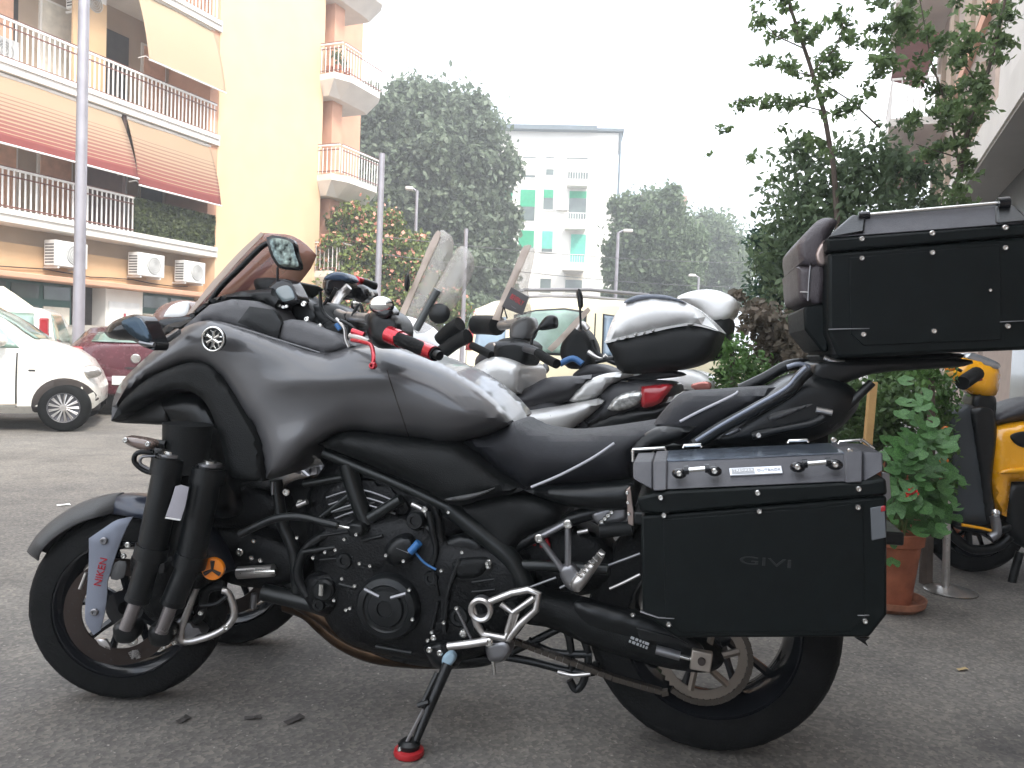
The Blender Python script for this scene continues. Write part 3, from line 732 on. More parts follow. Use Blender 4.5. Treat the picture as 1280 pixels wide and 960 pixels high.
# ------------------------------------------------------------------ the motorcycle
K = Frame(.54, 2.06, -12.2)
bk = thing('motorcycle', 'dark grey touring motorcycle with two front wheels and black metal cases on its side stand', 'motorcycle', K)
def bolt(px, py, w, r, parent, fr=K, m=M_steel, dep=.006, name='bolt'):
    c = fr.Q(px, py, w); mb = MB(); mb.lathe((c.x, c.y, c.z), (0, -1, 0), [(r, 0), (r, dep*.6), (r*.75, dep), (r*.45, dep), (r*.4, dep*.4), (0, dep*.4)], 10)
    return mb.build(name, m, parent, fr)
def wheel(parent, c, R, W, rimR, fr, spokes=5, mrim=M_blackgloss, name='wheel', treads=True, fork=.0, mt=None, hub=.05):
    """axis along frame y"""
    c = Vector(c); root = None
    mb = MB(); pr = []
    for i in range(15):
        t = PI*i/14; pr.append((rimR+(R-rimR)*math.sin(t)**.62 if 0 < i < 14 else rimR, -W/2*math.cos(t)*(1 if 2 < i < 12 else .92)))
    mb.lathe(c, (0, 1, 0), pr, 64); t = mb.build(name, mt or M_rubber, parent, fr)
    tag(t)
    if treads:
        mb = MB()
        for k in range(30):
            a = 2*PI*k/26
            for s in (-1, 1):
                pts = []
                for q in range(4):
                    ww = (.08+.26*q/3)*W*s; th = a+q*.05; rr = rimR+(R-rimR)*(1-(abs(ww)/(W/2))**2)**.31-.0004
                    pts.append(c+Vector((math.cos(th)*rr, ww, math.sin(th)*rr)))
                mb.tube(pts, .0013, 4, cap=False)
        g = mb.build('tread_groove', M_blackgloss, t, fr); g['kind'] = 'stuff'
    mb = MB(); mb.lathe(c, (0, 1, 0), [(rimR+.004, -W*.42), (rimR-.006, -W*.43), (rimR-.016, -W*.34), (rimR-.03, -W*.2), (rimR-.034, 0), (rimR-.03, W*.2), (rimR-.016, W*.34), (rimR+.004, W*.42)], 56)
    rim = mb.build('rim', mrim, t, fr)
    mb = MB(); mb.lathe(c, (0, 1, 0), [(.018, -W*.35), (hub, -W*.35), (hub, W*.35), (.018, W*.35)], 24)
    for k in range(spokes):
        for s in (-.16, .16):
            a = 2*PI*k/spokes+.35; a2 = a+s*1.6
            p0 = c+Vector((math.cos(a+s*.7)*hub*.9, 0, math.sin(a+s*.7)*hub*.9)); p1 = c+Vector((math.cos(a2)*(rimR-.028), 0, math.sin(a2)*(rimR-.028)))
            mb.tube([p0, p0.lerp(p1, .5), p1], [.014, .010, .012], 6)
    mb.build('spokes', mrim, t, fr)
    return t
def ring(name, c, r0, r1, th, y, m, parent, fr, n=48, holes=0):
    mb = MB(); c = Vector(c); mb.lathe(c, (0, 1, 0), [(r0, y), (r1, y), (r1, y+th), (r0, y+th), (r0, y)], n); o = mb.build(name, m, parent, fr)
    return o

# rear wheel
wheel(bk, (0, 0, .317), .32, .19, .216, K, 5, name='rear_tyre')
AX = K.Q(878, 822, .14)
RC = Vector((AX.x, 0, AX.z))
# sprocket and chain
sp = MB(); nT = 42; R1, R2 = .105, .112; prof = []
for i in range(nT*2):
    a = 2*PI*i/(nT*2); r = R2 if i % 2 else R1; prof.append((math.cos(a)*r, math.sin(a)*r))
cc = K.Q(878, 820, .11)
sp.add([Vector((cc.x+a, -.108, cc.z+b)) for a, b in prof]+[Vector((cc.x+a, -.113, cc.z+b)) for a, b in prof]+[Vector((cc.x+.085*math.cos(PI*i/nT), -.108, cc.z+.085*math.sin(PI*i/nT))) for i in range(nT*2)]+[Vector((cc.x+.085*math.cos(PI*i/nT), -.113, cc.z+.085*math.sin(PI*i/nT))) for i in range(nT*2)],
       [((j*2*nT)+i, (j*2*nT)+(i+1) % (2*nT), (k*2*nT)+(i+1) % (2*nT), (k*2*nT)+i) for j, k in ((0, 1), (0, 2), (1, 3)) for i in range(2*nT)])
for i in range(6): a = 2*PI*i/6; sp.tube([(cc.x+.03*math.cos(a), -.11, cc.z+.03*math.sin(a)), (cc.x+.09*math.cos(a+.25), -.11, cc.z+.09*math.sin(a+.25))], .009, 6)
sp.build('sprocket', mat('sprocket steel', (.22, .19, .16), .4, metal=.8), bk, K)
chain_me = MB().box(-.0085, .0085, -.009, .009, -.0065, .0065).mesh('chain_link'); chain_me.materials.append(mat('chain steel', (.07, .06, .05), .45, metal=.8)); 
ch = MB(); ch.cyl((0, -.01, 0), (0, .01, 0), .004); chain = thing_chain = ch.build('drive_chain', M_gun, bk, K)
lo = [K.Q(*p, .11) for p in ((640, 800), (700, 822), (770, 848), (840, 868))]
path = []
for a, b in zip(lo, lo[1:]):
    n = max(2, int((b-a).length/.017)); path += [a.lerp(b, i/n) for i in range(n)]
a0 = math.atan2(lo[-1].z-cc.z, lo[-1].x-cc.x)
k = 0
while a0+k*.15 < 1.9: path.append(Vector((cc.x+.114*math.cos(a0+k*.15), -.11, cc.z+.114*math.sin(a0+k*.15)))); k += 1
for p, q in zip(path, path[1:]):
    ang = math.atan2(q.z-p.z, q.x-p.x); instance(chain_me, 'chain_link', chain, K, Matrix.Translation(p) @ Matrix.Rotation(-ang, 4, 'Y'))
# swing arm
pillow('swing_arm', K, [(655, 735), (690, 744), (740, 756), (800, 772), (850, 790), (890, 808), (905, 826), (888, 840), (850, 838), (800, 827), (740, 808), (690, 786), (650, 775)], .125, .035, 26, M_blackmatte, bk, back=.05)
pillow('chain_guard', K, [(720, 752), (790, 768), (850, 790), (880, 812), (860, 822), (800, 800), (735, 780)], .16, .012, 12, M_black, bk, back=.01)
mb = MB(); a = K.Q(864, 812, .19); b = K.Q(889, 840, .19); mb.box(a.x, b.x, a.y-.006, a.y+.014, b.z, a.z, Matrix.Rotation(.08, 3, 'Y')); ab = mb.build('axle_block', mat('axle block alloy', (.36, .32, .28), .4, metal=.8), bk, K, bevel=.003)
c = K.Q(877, 827, .2); mb = MB(); mb.cyl((c.x, c.y+.004, c.z), (c.x, c.y-.004, c.z), .009); mb.build('axle_hole', M_dark, ab, K)
tubepx('chain_adjuster', K, [(820, 812), (850, 820)], .17, 6, M_gun, bk); tubepx('adjuster_bolt', K, [(850, 820), (866, 824)], .18, 3, M_steel, bk)
SL = Matrix.Translation(K.Q(799, 803, .177)) @ Matrix.Rotation(.27, 4, 'Y'); mb = MB()
for r_, cells in ((.0045, ((-.023, -.014), (-.011, -.004), (-.001, .004), (.007, .011), (.013, .023))), (-.0055, ((-.024, -.019), (-.016, -.008), (-.005, .001), (.004, .008), (.011, .015), (.018, .023)))):
    for a, b in cells: n0 = len(mb.v); mb.box(a, b, -.0012, 0, r_-.0032, r_+.0032)
mb.v = [tuple(SL @ Vector(v)) for v in mb.v]; mb.build('pressure_sticker', mat('label grey', (.30, .31, .32), .5), bk, K, 0)['kind'] = 'stuff'
bolt(791, 768, .17, .006, bk)
# ---------------- engine
pillow('crankcase', K, [(395, 650), (440, 640), (520, 640), (560, 670), (620, 680), (660, 700), (665, 760), (640, 800), (600, 820), (560, 828), (500, 822), (440, 806), (410, 780), (395, 730)], .12, .05, 45, M_engine, bk)
pillow('cylinder_block', K, [(440, 560), (540, 590), (600, 640), (560, 690), (470, 700), (400, 690), (380, 640), (400, 590)], .08, .05, 40, M_engine, bk)
# clutch cover
cvc = K.Q(483, 760, .19)
mb = MB(); mb.lathe((cvc.x, -.16, cvc.z), (0, -1, 0), [(.088, 0), (.086, .025), (.078, .036), (.062, .040), (.058, .036), (.050, .036), (.046, .042), (.022, .044), (.020, .039), (0, .039)], 36)
cc_ = mb.build('clutch_cover', M_black, bk, K)
for a in (PI*.80, PI*.2): mb = MB(); mb.tube([(cvc.x+.02*math.cos(a), -.203, cvc.z+.02*math.sin(a)+.02), (cvc.x+.07*math.cos(a), -.203, cvc.z+.07*math.sin(a)*.9+.01)], .005, 6); mb.build('cover_rib', M_gun, cc_, K)
pillow('alternator_cover', K, [(455, 690), (500, 672), (530, 690), (535, 740), (520, 790), (470, 800), (445, 770), (445, 720)], .15, .02, 16, M_engine, bk, back=.04)
pillow('oil_filler_neck', K, [(480, 690), (492, 672), (510, 668), (520, 680), (515, 700), (490, 706)], .18, .02, 10, M_black, bk, back=.04)
pillow('sprocket_cover', K, [(560, 705), (600, 695), (625, 705), (622, 722), (628, 760), (610, 800), (565, 800), (555, 750)], .15, .02, 14, M_black, bk, back=.05)
pillow('sprocket_cover_top', K, [(566, 703), (586, 698), (610, 700), (600, 720), (572, 722)], .175, .01, 8, M_blackmatte, bk, back=.03)
pillow('water_pump', K, [(385, 720), (415, 715), (430, 740), (420, 765), (395, 768), (380, 745)], .14, .03, 14, M_engine, bk, back=.05)
mb = MB(); c = K.Q(404, 738, .18); mb.lathe((c.x, c.y, c.z), (0, -1, 0), [(.03, -.03), (.03, 0), (.024, .006), (0, .006)], 20); mb.build('pump_cap', M_black, bk, K)
tubepx('pump_pipe', K, [(402, 730), (401, 744)], .2, 3.5, M_steel, bk)
for px, py in [(420, 687), (431, 674), (450, 704), (463, 707), (505, 701), (428, 723), (512, 737), (516, 774), (555, 778), (580, 788), (438, 760), (433, 762), (418, 750), (483, 694), (552, 713), (578, 690), (609, 704), (610, 708), (561, 640), (446, 668), (540, 790), (535, 800), (392, 697), (407, 690), (444, 732), (372, 672)]:
    bolt(px, py, .2, .0055, bk)
for i in range(6): # cooling fins and castings that read as layered metal
    y = 655+i*9; tubepx('casting_rib', K, [(398+i*2, y+40), (448, y+34)], .14, 1.6, M_engine, bk, smoothp=False)
tubepx('dip_stick', K, [(513, 690), (524, 678)], .2, 5, M_blue, bk); tubepx('filler_collar', K, [(497, 684), (512, 690)], .19, 5, M_gun, bk)
tubepx('wire_loom', K, [(519, 690), (530, 703), (545, 712)], .19, 1.5, M_blue, bk)
tubepx('hose', K, [(536, 640), (542, 670), (545, 690), (538, 712)], .17, 4, M_black, bk); tubepx('hose', K, [(530, 600), (548, 650), (552, 700)], .14, 5, M_black, bk)
tubepx('hose', K, [(575, 700), (560, 740), (556, 790)], .18, 3, M_black, bk)
tubepx('coil_bracket', K, [(515, 630), (527, 636), (533, 643), (527, 650)], .15, 3.5, M_silver, bk); bolt(531, 637, .17, .009, bk)
pillow('throttle_body', K, [(480, 640), (520, 625), (560, 640), (555, 670), (520, 680), (490, 670)], .09, .03, 15, M_engine, bk)
pillow('relay_cover', K, [(548, 680), (575, 668), (600, 675), (605, 692), (575, 700), (552, 698)], .13, .02, 8, M_black, bk, back=.03)
for (x0, y0, x1, y1, w, r) in ((400, 670, 440, 664, .165, 2), (400, 700, 442, 696, .17, 1.6), (424, 730, 444, 735, .17, 2.5), (452, 676, 478, 670, .175, 2), (540, 705, 548, 745, .175, 2), (548, 752, 540, 786, .175, 2), (520, 800, 560, 812, .15, 3), (470, 808, 515, 816, .15, 3), (590, 728, 618, 724, .185, 1.6), (590, 740, 618, 737, .185, 1.6), (590, 752, 618, 750, .185, 1.6), (640, 700, 640, 740, .16, 3), (420, 640, 470, 628, .14, 3), (430, 655, 480, 645, .15, 2.5), (380, 690, 420, 684, .16, 4)):
    tubepx('casing_rib', K, [(x0, y0), (x1, y1)], w, r, M_black, bk, smoothp=False)
for (x_, y_, r_) in ((432, 700, .022), (455, 660, .016), (540, 722, .020), (575, 770, .026), (600, 785, .016), (520, 650, .024), (400, 755, .018), (640, 760, .02)):
    c = K.Q(x_, y_, .165); mb = MB(); mb.lathe((c.x, c.y, c.z), (0, -1, 0), [(r_, -.02), (r_, .008), (r_*.85, .013), (r_*.5, .013), (r_*.45, .008), (0, .008)], 20); mb.build('casing_boss', M_black, bk, K)
pillow('cylinder_head', K, [(405, 610), (450, 590), (500, 612), (520, 640), (480, 660), (430, 668), (402, 650)], .11, .03, 10, M_engine, bk)
for i in range(5): tubepx('head_fin', K, [(408+i*3, 622+i*9), (450, 612+i*9), (498-i*2, 628+i*7)], .145, 1.4, M_gun, bk)
tubepx('coolant_hose', K, [(385, 745), (372, 720), (380, 690), (400, 672), (430, 660)], .15, 6, M_black, bk)
tubepx('coolant_hose', K, [(560, 700), (548, 670), (520, 655), (490, 660)], .14, 6, M_black, bk)
# exhaust and lower rail
tubepx('exhaust_header', K, [(358, 752), (385, 762), (405, 780), (430, 800), (468, 816), (520, 822), (560, 822)], .06, 13, M_bronze, bk)
tubepx('exhaust_header', K, [(372, 752), (400, 768), (425, 788), (455, 803), (500, 812)], .10, 10, M_bronze, bk)
pillow('belly_pan', K, [(430, 790), (470, 800), (520, 806), (560, 815), (620, 820), (610, 832), (560, 836), (500, 828), (455, 812)], .1, .02, 12, M_black, bk)
tubepx('lower_rail', K, [(330, 740), (372, 750), (410, 760), (440, 775)], .12, 11, M_frame, bk)
tubepx('frame_tube', K, [(405, 566), (450, 585), (500, 606), (560, 634)], .155, 6.5, M_frame, bk)
tubepx('frame_tube', K, [(434, 580), (446, 620), (460, 656)], .15, 11, M_frame, bk)
tubepx('frame_tube', K, [(462, 648), (501, 624)], .165, 7, M_frame, bk)
tubepx('frame_tube', K, [(380, 605), (428, 597)], .14, 4.5, M_frame, bk)
tubepx('frame_tube', K, [(400, 648), (438, 618)], .14, 4.5, M_frame, bk)
tubepx('frame_tube', K, [(345, 600), (352, 650), (368, 690), (372, 740)], .12, 8, M_frame, bk)
tubepx('frame_tube', K, [(560, 634), (600, 665), (640, 700), (660, 740)], .15, 12, M_frame, bk)
tubepx('frame_tube', K, [(330, 640), (400, 700), (420, 760)], .0, 16, M_engine, bk)
pillow('radiator', K, [(355, 610), (400, 600), (420, 640), (405, 720), (370, 735), (350, 680)], .04, .01, 6, M_blackmatte, bk)
pillow('airbox', K, [(400, 560), (470, 570), (560, 620), (600, 660), (560, 680), (480, 640), (420, 600)], .03, .04, 30, M_blackmatte, bk)
tubepx('clutch_cable', K, [(300, 668), (318, 659), (345, 648), (375, 646), (405, 653), (422, 657)], .24, 5, M_black, bk)
tubepx('cable_end', K, [(405, 655), (437, 660)], .22, 2, M_steel, bk); pillow('cable_bracket', K, [(434, 655), (452, 655), (454, 668), (438, 670)], .19, .01, 5, M_black, bk, back=.03)
for p in ((358, 615), (376, 629), (300, 690)): bolt(*p, .14, .011, bk)
tubepx('bleed_bolt', K, [(372, 632), (384, 627)], .15, 3.5, M_silver, bk); tubepx('spring_clip', K, [(341, 602), (341, 618)], .17, 2, M_gun, bk)
tubepx('damper', K, [(298, 716), (342, 713)], .14, 8, M_silver, bk); tubepx('damper_rod', K, [(320, 714), (345, 714)], .15, 4, M_steel, bk)
tubepx('knuckle', K, [(318, 742), (316, 760)], .12, 4, M_gun, bk); tubepx('tie_rod', K, [(262, 640), (330, 700), (375, 735)], .08, 9, M_frame, bk)
for p in ((315, 697), (326, 700), (318, 676)): bolt(*p, .15, .007, bk)
pillow('suspension_arm', K, [(260, 665), (330, 668), (375, 690), (380, 720), (330, 735), (270, 720)], .10, .02, 15, M_engine, bk)
pillow('suspension_arm', K, [(225, 600), (330, 610), (350, 640), (300, 660), (230, 650)], .12, .02, 15, M_engine, bk)

# ---------------- body panels
def sstep(x, a, b): t = min(1, max(0, (x-a)/(b-a))); return t*t*(3-2*t)
def crease(x, y):   # the flank: a soft shoulder, a hollow for the knee and a rolled lower lip
    v = .010*math.exp(-((y-(476-.05*(x-380)))/14)**2)*sstep(x, 320, 370)*(1-sstep(x, 470, 520))
    v -= .011*math.exp(-((y-522)/30)**2-((x-425)/80)**2)
    v += .012*math.exp(-((y-543+.12*(x-430))/9)**2-((x-440)/50)**2)
    return v
body_outline = [(139, 526, 1), (141, 502), (150, 480), (167, 461), (195, 436), (229, 410), (255, 401), (277, 403), (340, 422), (400, 440), (430, 434), (452, 430), (487, 432), (549, 453), (581, 470), (615, 496), (645, 530, 1), (610, 545), (571, 555), (540, 554), (512, 549), (476, 545), (446, 539), (425, 542), (397, 556), (362, 588), (330, 602, 1), (327, 575), (318, 540), (300, 512), (281, 482), (259, 459), (232, 455), (187, 473), (155, 500)]
pillow('front_fairing', K, body_outline, lambda x, y: .205-.115*sstep(x, 300, 540), lambda x, y: .04+.10*sstep(x, 280, 520), lambda x, y: 24+24*sstep(x, 300, 500), M_paint, bk, step=6.5, wf=crease, prof=2.2)
SPT = [(484, 463), (487, 474), (491, 486), (495, 498), (499, 510), (503, 522), (507, 534), (511, 545)]
tubepx('fairing_seam', K, SPT, [PW['front_fairing'](*p)-.0005 for p in SPT], .8, M_dark, bk)
tubepx('fairing_edge', K, [(277, 404), (310, 413), (345, 424), (400, 441)], [.208, .203, .198, .18], 1.3, M_paint, bk)
pillow('wheel_arch_trim', K, [(139, 526, 1), (155, 499), (187, 472), (232, 454), (260, 457), (283, 482), (307, 520), (324, 552), (328, 602, 1), (307, 600), (286, 592), (277, 555), (262, 512), (244, 492), (217, 487), (176, 503)], .237, .012, 7, M_blackmatte, bk, step=6)
pillow('arch_liner', K, [(150, 520), (190, 498), (240, 492), (270, 520), (290, 590), (300, 640), (262, 640), (250, 560), (215, 530)], .15, .03, 20, M_black, bk)
mb = MB()
for w0 in (0,): pass
pillow('nose_panel', K, [(139, 526), (160, 512), (200, 500), (210, 528), (180, 530)], .17, .01, 6, M_black, bk)
pillow('tank_ridge', K, [(420, 443), (452, 428), (490, 430), (549, 451), (582, 468), (616, 495), (640, 525), (600, 530), (500, 470)], .02, .075, 30, M_paint, bk, step=9)
c = K.Q(497, 432, 0); mb = MB(); mb.lathe((c.x, 0, c.z-.012), (0, 0, 1), [(.045, 0), (.045, .012), (.038, .018), (0, .018)], 24); mb.build('fuel_cap', M_blackgloss, bk, K)
pillow('side_cover', K, [(397, 556, 1), (430, 540), (476, 545), (512, 549), (571, 556, 1), (600, 578), (625, 598), (655, 612, 1), (640, 617), (605, 624), (570, 632), (530, 612), (480, 588), (430, 568)], .175, .04, 26, M_blackmatte, bk)
pillow('side_cover_blade', K, [(556, 624), (600, 615), (618, 610), (600, 620), (575, 626)], .215, .006, 5, M_greymatte, bk, back=.006)
pillow('rear_side_cover', K, [(560, 634, 1), (605, 622), (640, 616), (690, 628), (700, 650), (655, 672), (640, 692), (620, 700), (600, 670)], .13, .035, 20, M_blackmatte, bk)
pillow('rider_seat', K, [(571, 553, 1), (590, 545), (609, 544), (632, 530), (643, 527), (665, 537), (690, 542), (717, 544), (770, 538), (842, 527, 1), (822, 552), (797, 572), (790, 599, 1), (730, 606), (655, 612, 1), (620, 588), (600, 570)], .10, .085, 45, M_seat, bk)
tubepx('seat_piping', K, [(664, 609), (700, 594), (740, 573), (768, 554)], [.190, .196, .196, .19], 1.8, M_piping, bk)
pillow('seat_base_panel', K, [(655, 613, 1), (690, 609), (740, 606), (792, 602, 1), (792, 634), (740, 637), (700, 630)], .165, .03, 16, M_black, bk)
pillow('seat_corner', K, [(785, 560), (820, 535), (870, 533, 1), (855, 548), (820, 562), (800, 575)], .15, .02, 10, M_black, bk, back=.1)
pillow('pillion_seat', K, [(815, 533, 1), (834, 510), (855, 493), (890, 490), (930, 487), (975, 484, 1), (960, 500), (930, 520), (880, 548), (850, 556), (825, 545)], .09, .06, 26, M_seat, bk)
tubepx('seat_piping', K, [(850, 527), (875, 514), (915, 495), (922, 490)], [.15, .152, .15, .13], 1.8, M_piping, bk)
pillow('tail_unit', K, [(860, 555), (900, 535), (950, 500), (1000, 470), (1050, 475), (1075, 500), (1050, 535), (1000, 555), (930, 562)], .12, .04, 26, M_black, bk)
tubepx('grab_rail', K, [(868, 556), (900, 535), (940, 514), (985, 489), (1000, 472), (1012, 462)], .18, 8, M_black, bk)
tubepx('grab_rail_highlight', K, [(870, 551), (902, 531), (941, 509), (981, 486), (996, 470), (1008, 459)], .192, 2.2, M_guard, bk)  # pale thin tube stands in for the highlight along the black rail
tubepx('grab_rail', K, [(925, 487), (955, 473), (985, 457), (1012, 456), (1024, 463)], -.13, 7, M_black, bk)
tubepx('rack_loop', K, [(984, 459), (1000, 455), (1016, 461), (1024, 464)], .05, 3, M_guard, bk)
pillow('tail_light', K, [(1000, 505), (1040, 500), (1052, 515), (1030, 530), (1005, 525)], .10, .02, 10, M_black, bk)
pillow('tail_strip', K, [(963, 518), (1000, 508), (1016, 505), (1002, 512), (966, 526)], .165, .006, 4, M_greymatte, bk, back=.01)
pillow('tail_strip', K, [(903, 543), (918, 536), (926, 537), (912, 545)], .165, .006, 3, M_gun, bk, back=.01)
tubepx('subframe_tube', K, [(940, 545), (975, 537), (1012, 530), (1030, 522)], .17, 5, M_black, bk); bolt(948, 544, .19, .007, bk)
tubepx('case_stay', K, [(1036, 533), (1060, 508), (1090, 478)], .14, 5.5, M_black, bk)
pillow('top_rack', K, [(1020, 455), (1060, 450), (1200, 448), (1205, 458), (1100, 466), (1050, 480), (1020, 476)], .12, .01, 8, M_black, bk)
tubepx('rack_lever', K, [(1020, 512), (1040, 516)], .16, 4, M_silver, bk)
tubepx('subframe_tube', K, [(610, 705), (650, 706), (700, 708), (760, 712)], .15, 7, M_frame, bk); bolt(611, 703, .18, .008, bk); bolt(611, 708, .18, .007, bk)
tubepx('subframe_tube', K, [(630, 690), (680, 664), (725, 645), (790, 628)], .11, 9, M_black, bk)
tubepx('brake_pipe', K, [(700, 735), (740, 715), (800, 692)], .15, 1.8, M_gun, bk); tubepx('brake_pipe', K, [(762, 736), (780, 728), (800, 718)], .17, 2, M_silver, bk)
tubepx('shift_rod', K, [(660, 735), (695, 722)], .17, 1.6, M_gun, bk)
pillow('shock_absorber', K, [(640, 655), (700, 650), (760, 680), (770, 730), (700, 745), (650, 720)], .05, .03, 20, M_engine, bk)
for i in range(6): # the shock spring seen behind the footrest hanger
    tubepx('spring_coil', K, [(636+i*9, 660+i*2), (640+i*9, 668+i*2), (636+i*9+5, 676+i*2)], .09, 2.4, M_red, bk)
tubepx('exhaust_clamp', K, [(722, 666), (735, 663)], .14, 3, M_silver, bk)
tubepx('frame_slider', K, [(750, 664), (790, 660)], .16, 9, M_blackmatte, bk); 
for i in range(4): bolt(752+i*4.2, 652-i*4, .15, .006, bk)
pillow('slider_plate', K, [(740, 643), (755, 635), (780, 632), (782, 650), (750, 656)], .13, .006, 4, M_gun, bk, back=.01)
# footrest hangers
tubepx('pillion_footrest_hanger', K, [(674, 672), (703, 712), (713, 728)], .2, 4.2, M_gun, bk, smoothp=False)
tubepx('pillion_footrest_hanger', K, [(710, 655), (710, 705), (718, 722)], .2, 4.2, M_gun, bk, smoothp=False)
tubepx('pillion_footrest_hanger', K, [(674, 672), (710, 653)], .2, 4, M_gun, bk, smoothp=False)
pillow('hanger_foot', K, [(702, 708), (716, 706), (726, 722), (722, 738), (710, 736), (700, 720)], .2, .01, 6, M_gun, bk, back=.015)
fp = pillow('pillion_footrest', K, [(713, 728), (740, 700), (750, 688), (756, 693), (748, 708), (724, 740)], .22, .01, 5, M_silver, bk, back=.02)
for i in range(6): tubepx('footrest_tooth', K, [(721+i*5, 716-i*5), (727+i*5, 722-i*5)], .235, 1.6, M_steel, fp, smoothp=False)
for p in ((674, 673), (710, 655), (718, 731)): bolt(*p, .215, .011, bk)
# rider footrest plate
fr_ = MB()
pl = MB()
def bar(pts, w, r, m=M_silver, name='footrest_bracket'): return tubepx(name, K, pts, w, r, m, bk, smoothp=False)
bar([(590, 758), (596, 780), (604, 793), (632, 798), (640, 780), (645, 765)], .22, 5)
bar([(612, 752), (640, 741), (660, 737), (673, 742), (670, 762), (650, 780), (634, 800)], .22, 4.6)
bar([(626, 755), (641, 766), (668, 747)], .225, 4); bar([(641, 766), (634, 790)], .225, 4)
mb = MB(); c = K.Q(602, 761, .22); mb.lathe((c.x, c.y, c.z), (0, -1, 0), [(.018, 0), (.030, 0), (.031, .012), (.026, .016), (.019, .014), (.017, -.002)], 24); mb.build('footrest_pivot', M_silver, bk, K)
mb = MB(); c = K.Q(603, 757, .2); mb.lathe((c.x, c.y, c.z), (0, -1, 0), [(.022, 0), (.028, 0), (.028, .014), (.022, .014), (.02, 0)], 24); mb.build('footrest_pivot', M_gun, bk, K)
bar([(560, 808), (585, 805), (610, 801)], .24, 5.2, name='gear_lever'); bar([(556, 806), (558, 812)], .24, 6, M_black, 'gear_lever_rubber')
bar([(571, 762), (589, 799)], .22, 1.8, M_gun, 'gear_linkage'); bolt(571, 760, .225, .006, bk); bolt(579, 792, .2, .010, bk); bolt(611, 803, .24, .011, bk)
pillow('footrest_block', K, [(608, 805), (632, 800), (640, 812), (630, 826), (612, 826)], .21, .02, 6, M_gun, bk, back=.03)
bar([(616, 825), (618, 843)], .21, 2.5, M_steel, 'feeler_bolt')
# side stand
fr2 = K
sb = pillow('side_stand_bracket', K, [(530, 808), (560, 800), (575, 815), (570, 835), (545, 835), (535, 822)], .16, .03, 8, M_black, bk, back=.05)
for p in ((542, 797), (537, 812), (550, 816), (558, 835)): bolt(*p, .2, .008, bk)
pillow('stand_switch', K, [(554, 820), (564, 814), (570, 822), (562, 834), (553, 832)], .2, .008, 4, mat('pale blue plastic', (.3, .42, .5), .4), bk, back=.01)
g = K.loc(ground(511, 944)); top = K.Q(560, 830, .2); mid = top.lerp(g, .45)
mb = MB(); mb.tube([top, mid, g+Vector((.01, 0, .02))], [.015, .013, .010], 10); ss = mb.build('side_stand', M_black, bk, K)
mb = MB(); mb.tube([top+Vector((-.022, -.012, -.02)), mid+Vector((-.02, -.012, -.005))], .008, 8); mb.tube([mid+Vector((-.028, -.014, .0)), mid+Vector((.0, -.014, .012))], .007, 6); mb.build('stand_spring', M_black, ss, K)
mb = MB(); mb.tube([mid+Vector((-.014, -.012, -.01)), g+Vector((-.006, -.012, .03))], .0045, 6); mb.build('stand_highlight_rod', M_gun, ss, K)
mb = MB(); mb.lathe((g.x, g.y, .002), (0, 0, 1), [(0, 0), (.036, 0), (.038, .006), (.036, .014), (.028, .017), (0, .017)], 20); mb.build('stand_foot', mat('red foot plate', (.42, .02, .025), .4, metal=.3), ss, K)
mb = MB(); mb.lathe((g.x, g.y, .019), (0, 0, 1), [(0, 0), (.026, 0), (.028, .012), (.018, .02), (0, .02)], 16); mb.build('stand_foot_cap', M_black, ss, K); bolt(500, 936, (K.Q(500, 936, 0).y-g.y)*0+(-g.y)+.02, .006, ss)
# centre stand below the swing arm
for pts in ([(625, 820), (660, 826), (710, 838), (742, 840), (744, 828)], [(700, 770), (712, 800), (715, 838)], [(720, 780), (735, 815), (730, 850), (720, 862), (712, 850)], [(640, 815), (700, 785)], [(660, 800), (690, 815), (740, 818)]):
    tubepx('centre_stand_bar', K, pts, .09, 5, M_black, bk)
tubepx('centre_stand_spring', K, [(697, 840), (716, 844), (738, 842)], .11, 2.5, M_silver, bk)

# ---------------- screen, nose and cockpit
scr = pillow('windscreen', K, [(326, 291, 1), (347, 292), (366, 295), (383, 306), (395, 319, 1), (388, 335), (375, 352, 1), (352, 360), (320, 368), (280, 380), (250, 388), (236, 392, 1), (268, 352), (300, 316)], .05, .03, 60, M_screen, bk, back=.004, step=9)
pillow('windscreen_edge', K, [(326, 290, 1), (330, 292), (300, 324), (268, 360), (240, 391), (232, 394, 1), (262, 356), (296, 318)], .075, .01, 5, M_screenedge, bk, back=.003)
tubepx('screen_brace', K, [(255, 388), (275, 360), (300, 335), (325, 310), (335, 304)], .10, 3.6, M_black, bk)
tubepx('screen_brace', K, [(280, 386), (305, 360), (330, 335), (345, 320)], .05, 4.5, M_blackmatte, bk)
pillow('screen_base', K, [(236, 394, 1), (262, 374, 1), (300, 364, 1), (340, 360, 1), (352, 376, 1), (345, 392, 1), (330, 380), (290, 375), (258, 382), (240, 398, 1)], .13, .02, 6, M_black, bk)
pillow('inner_fairing', K, [(229, 409, 1), (244, 396, 1), (262, 381, 1), (290, 374, 1), (318, 376, 1), (338, 384, 1), (346, 398, 1), (352, 426, 1), (300, 410, 1), (277, 403, 1), (255, 401)], .165, .012, 5, M_innergrey, bk)
pillow('inner_fairing_pocket', K, [(297, 403, 1), (312, 383, 1), (342, 387, 1), (352, 404, 1), (347, 423, 1), (330, 417, 1)], .178, .002, 3, M_black, bk, back=.02)
pillow('cockpit_panel', K, [(327, 420, 1), (350, 402, 1), (365, 399, 1), (420, 418, 1), (442, 432, 1), (405, 442, 1), (360, 430)], .16, .010, 5, M_innergrey, bk)
tubepx('cockpit_seam', K, [(345, 425), (355, 412), (372, 416), (395, 425)], .165, 1.8, M_blackgloss, bk)
tubepx('cockpit_seam', K, [(330, 418), (345, 406)], .165, 1.6, M_blackgloss, bk)
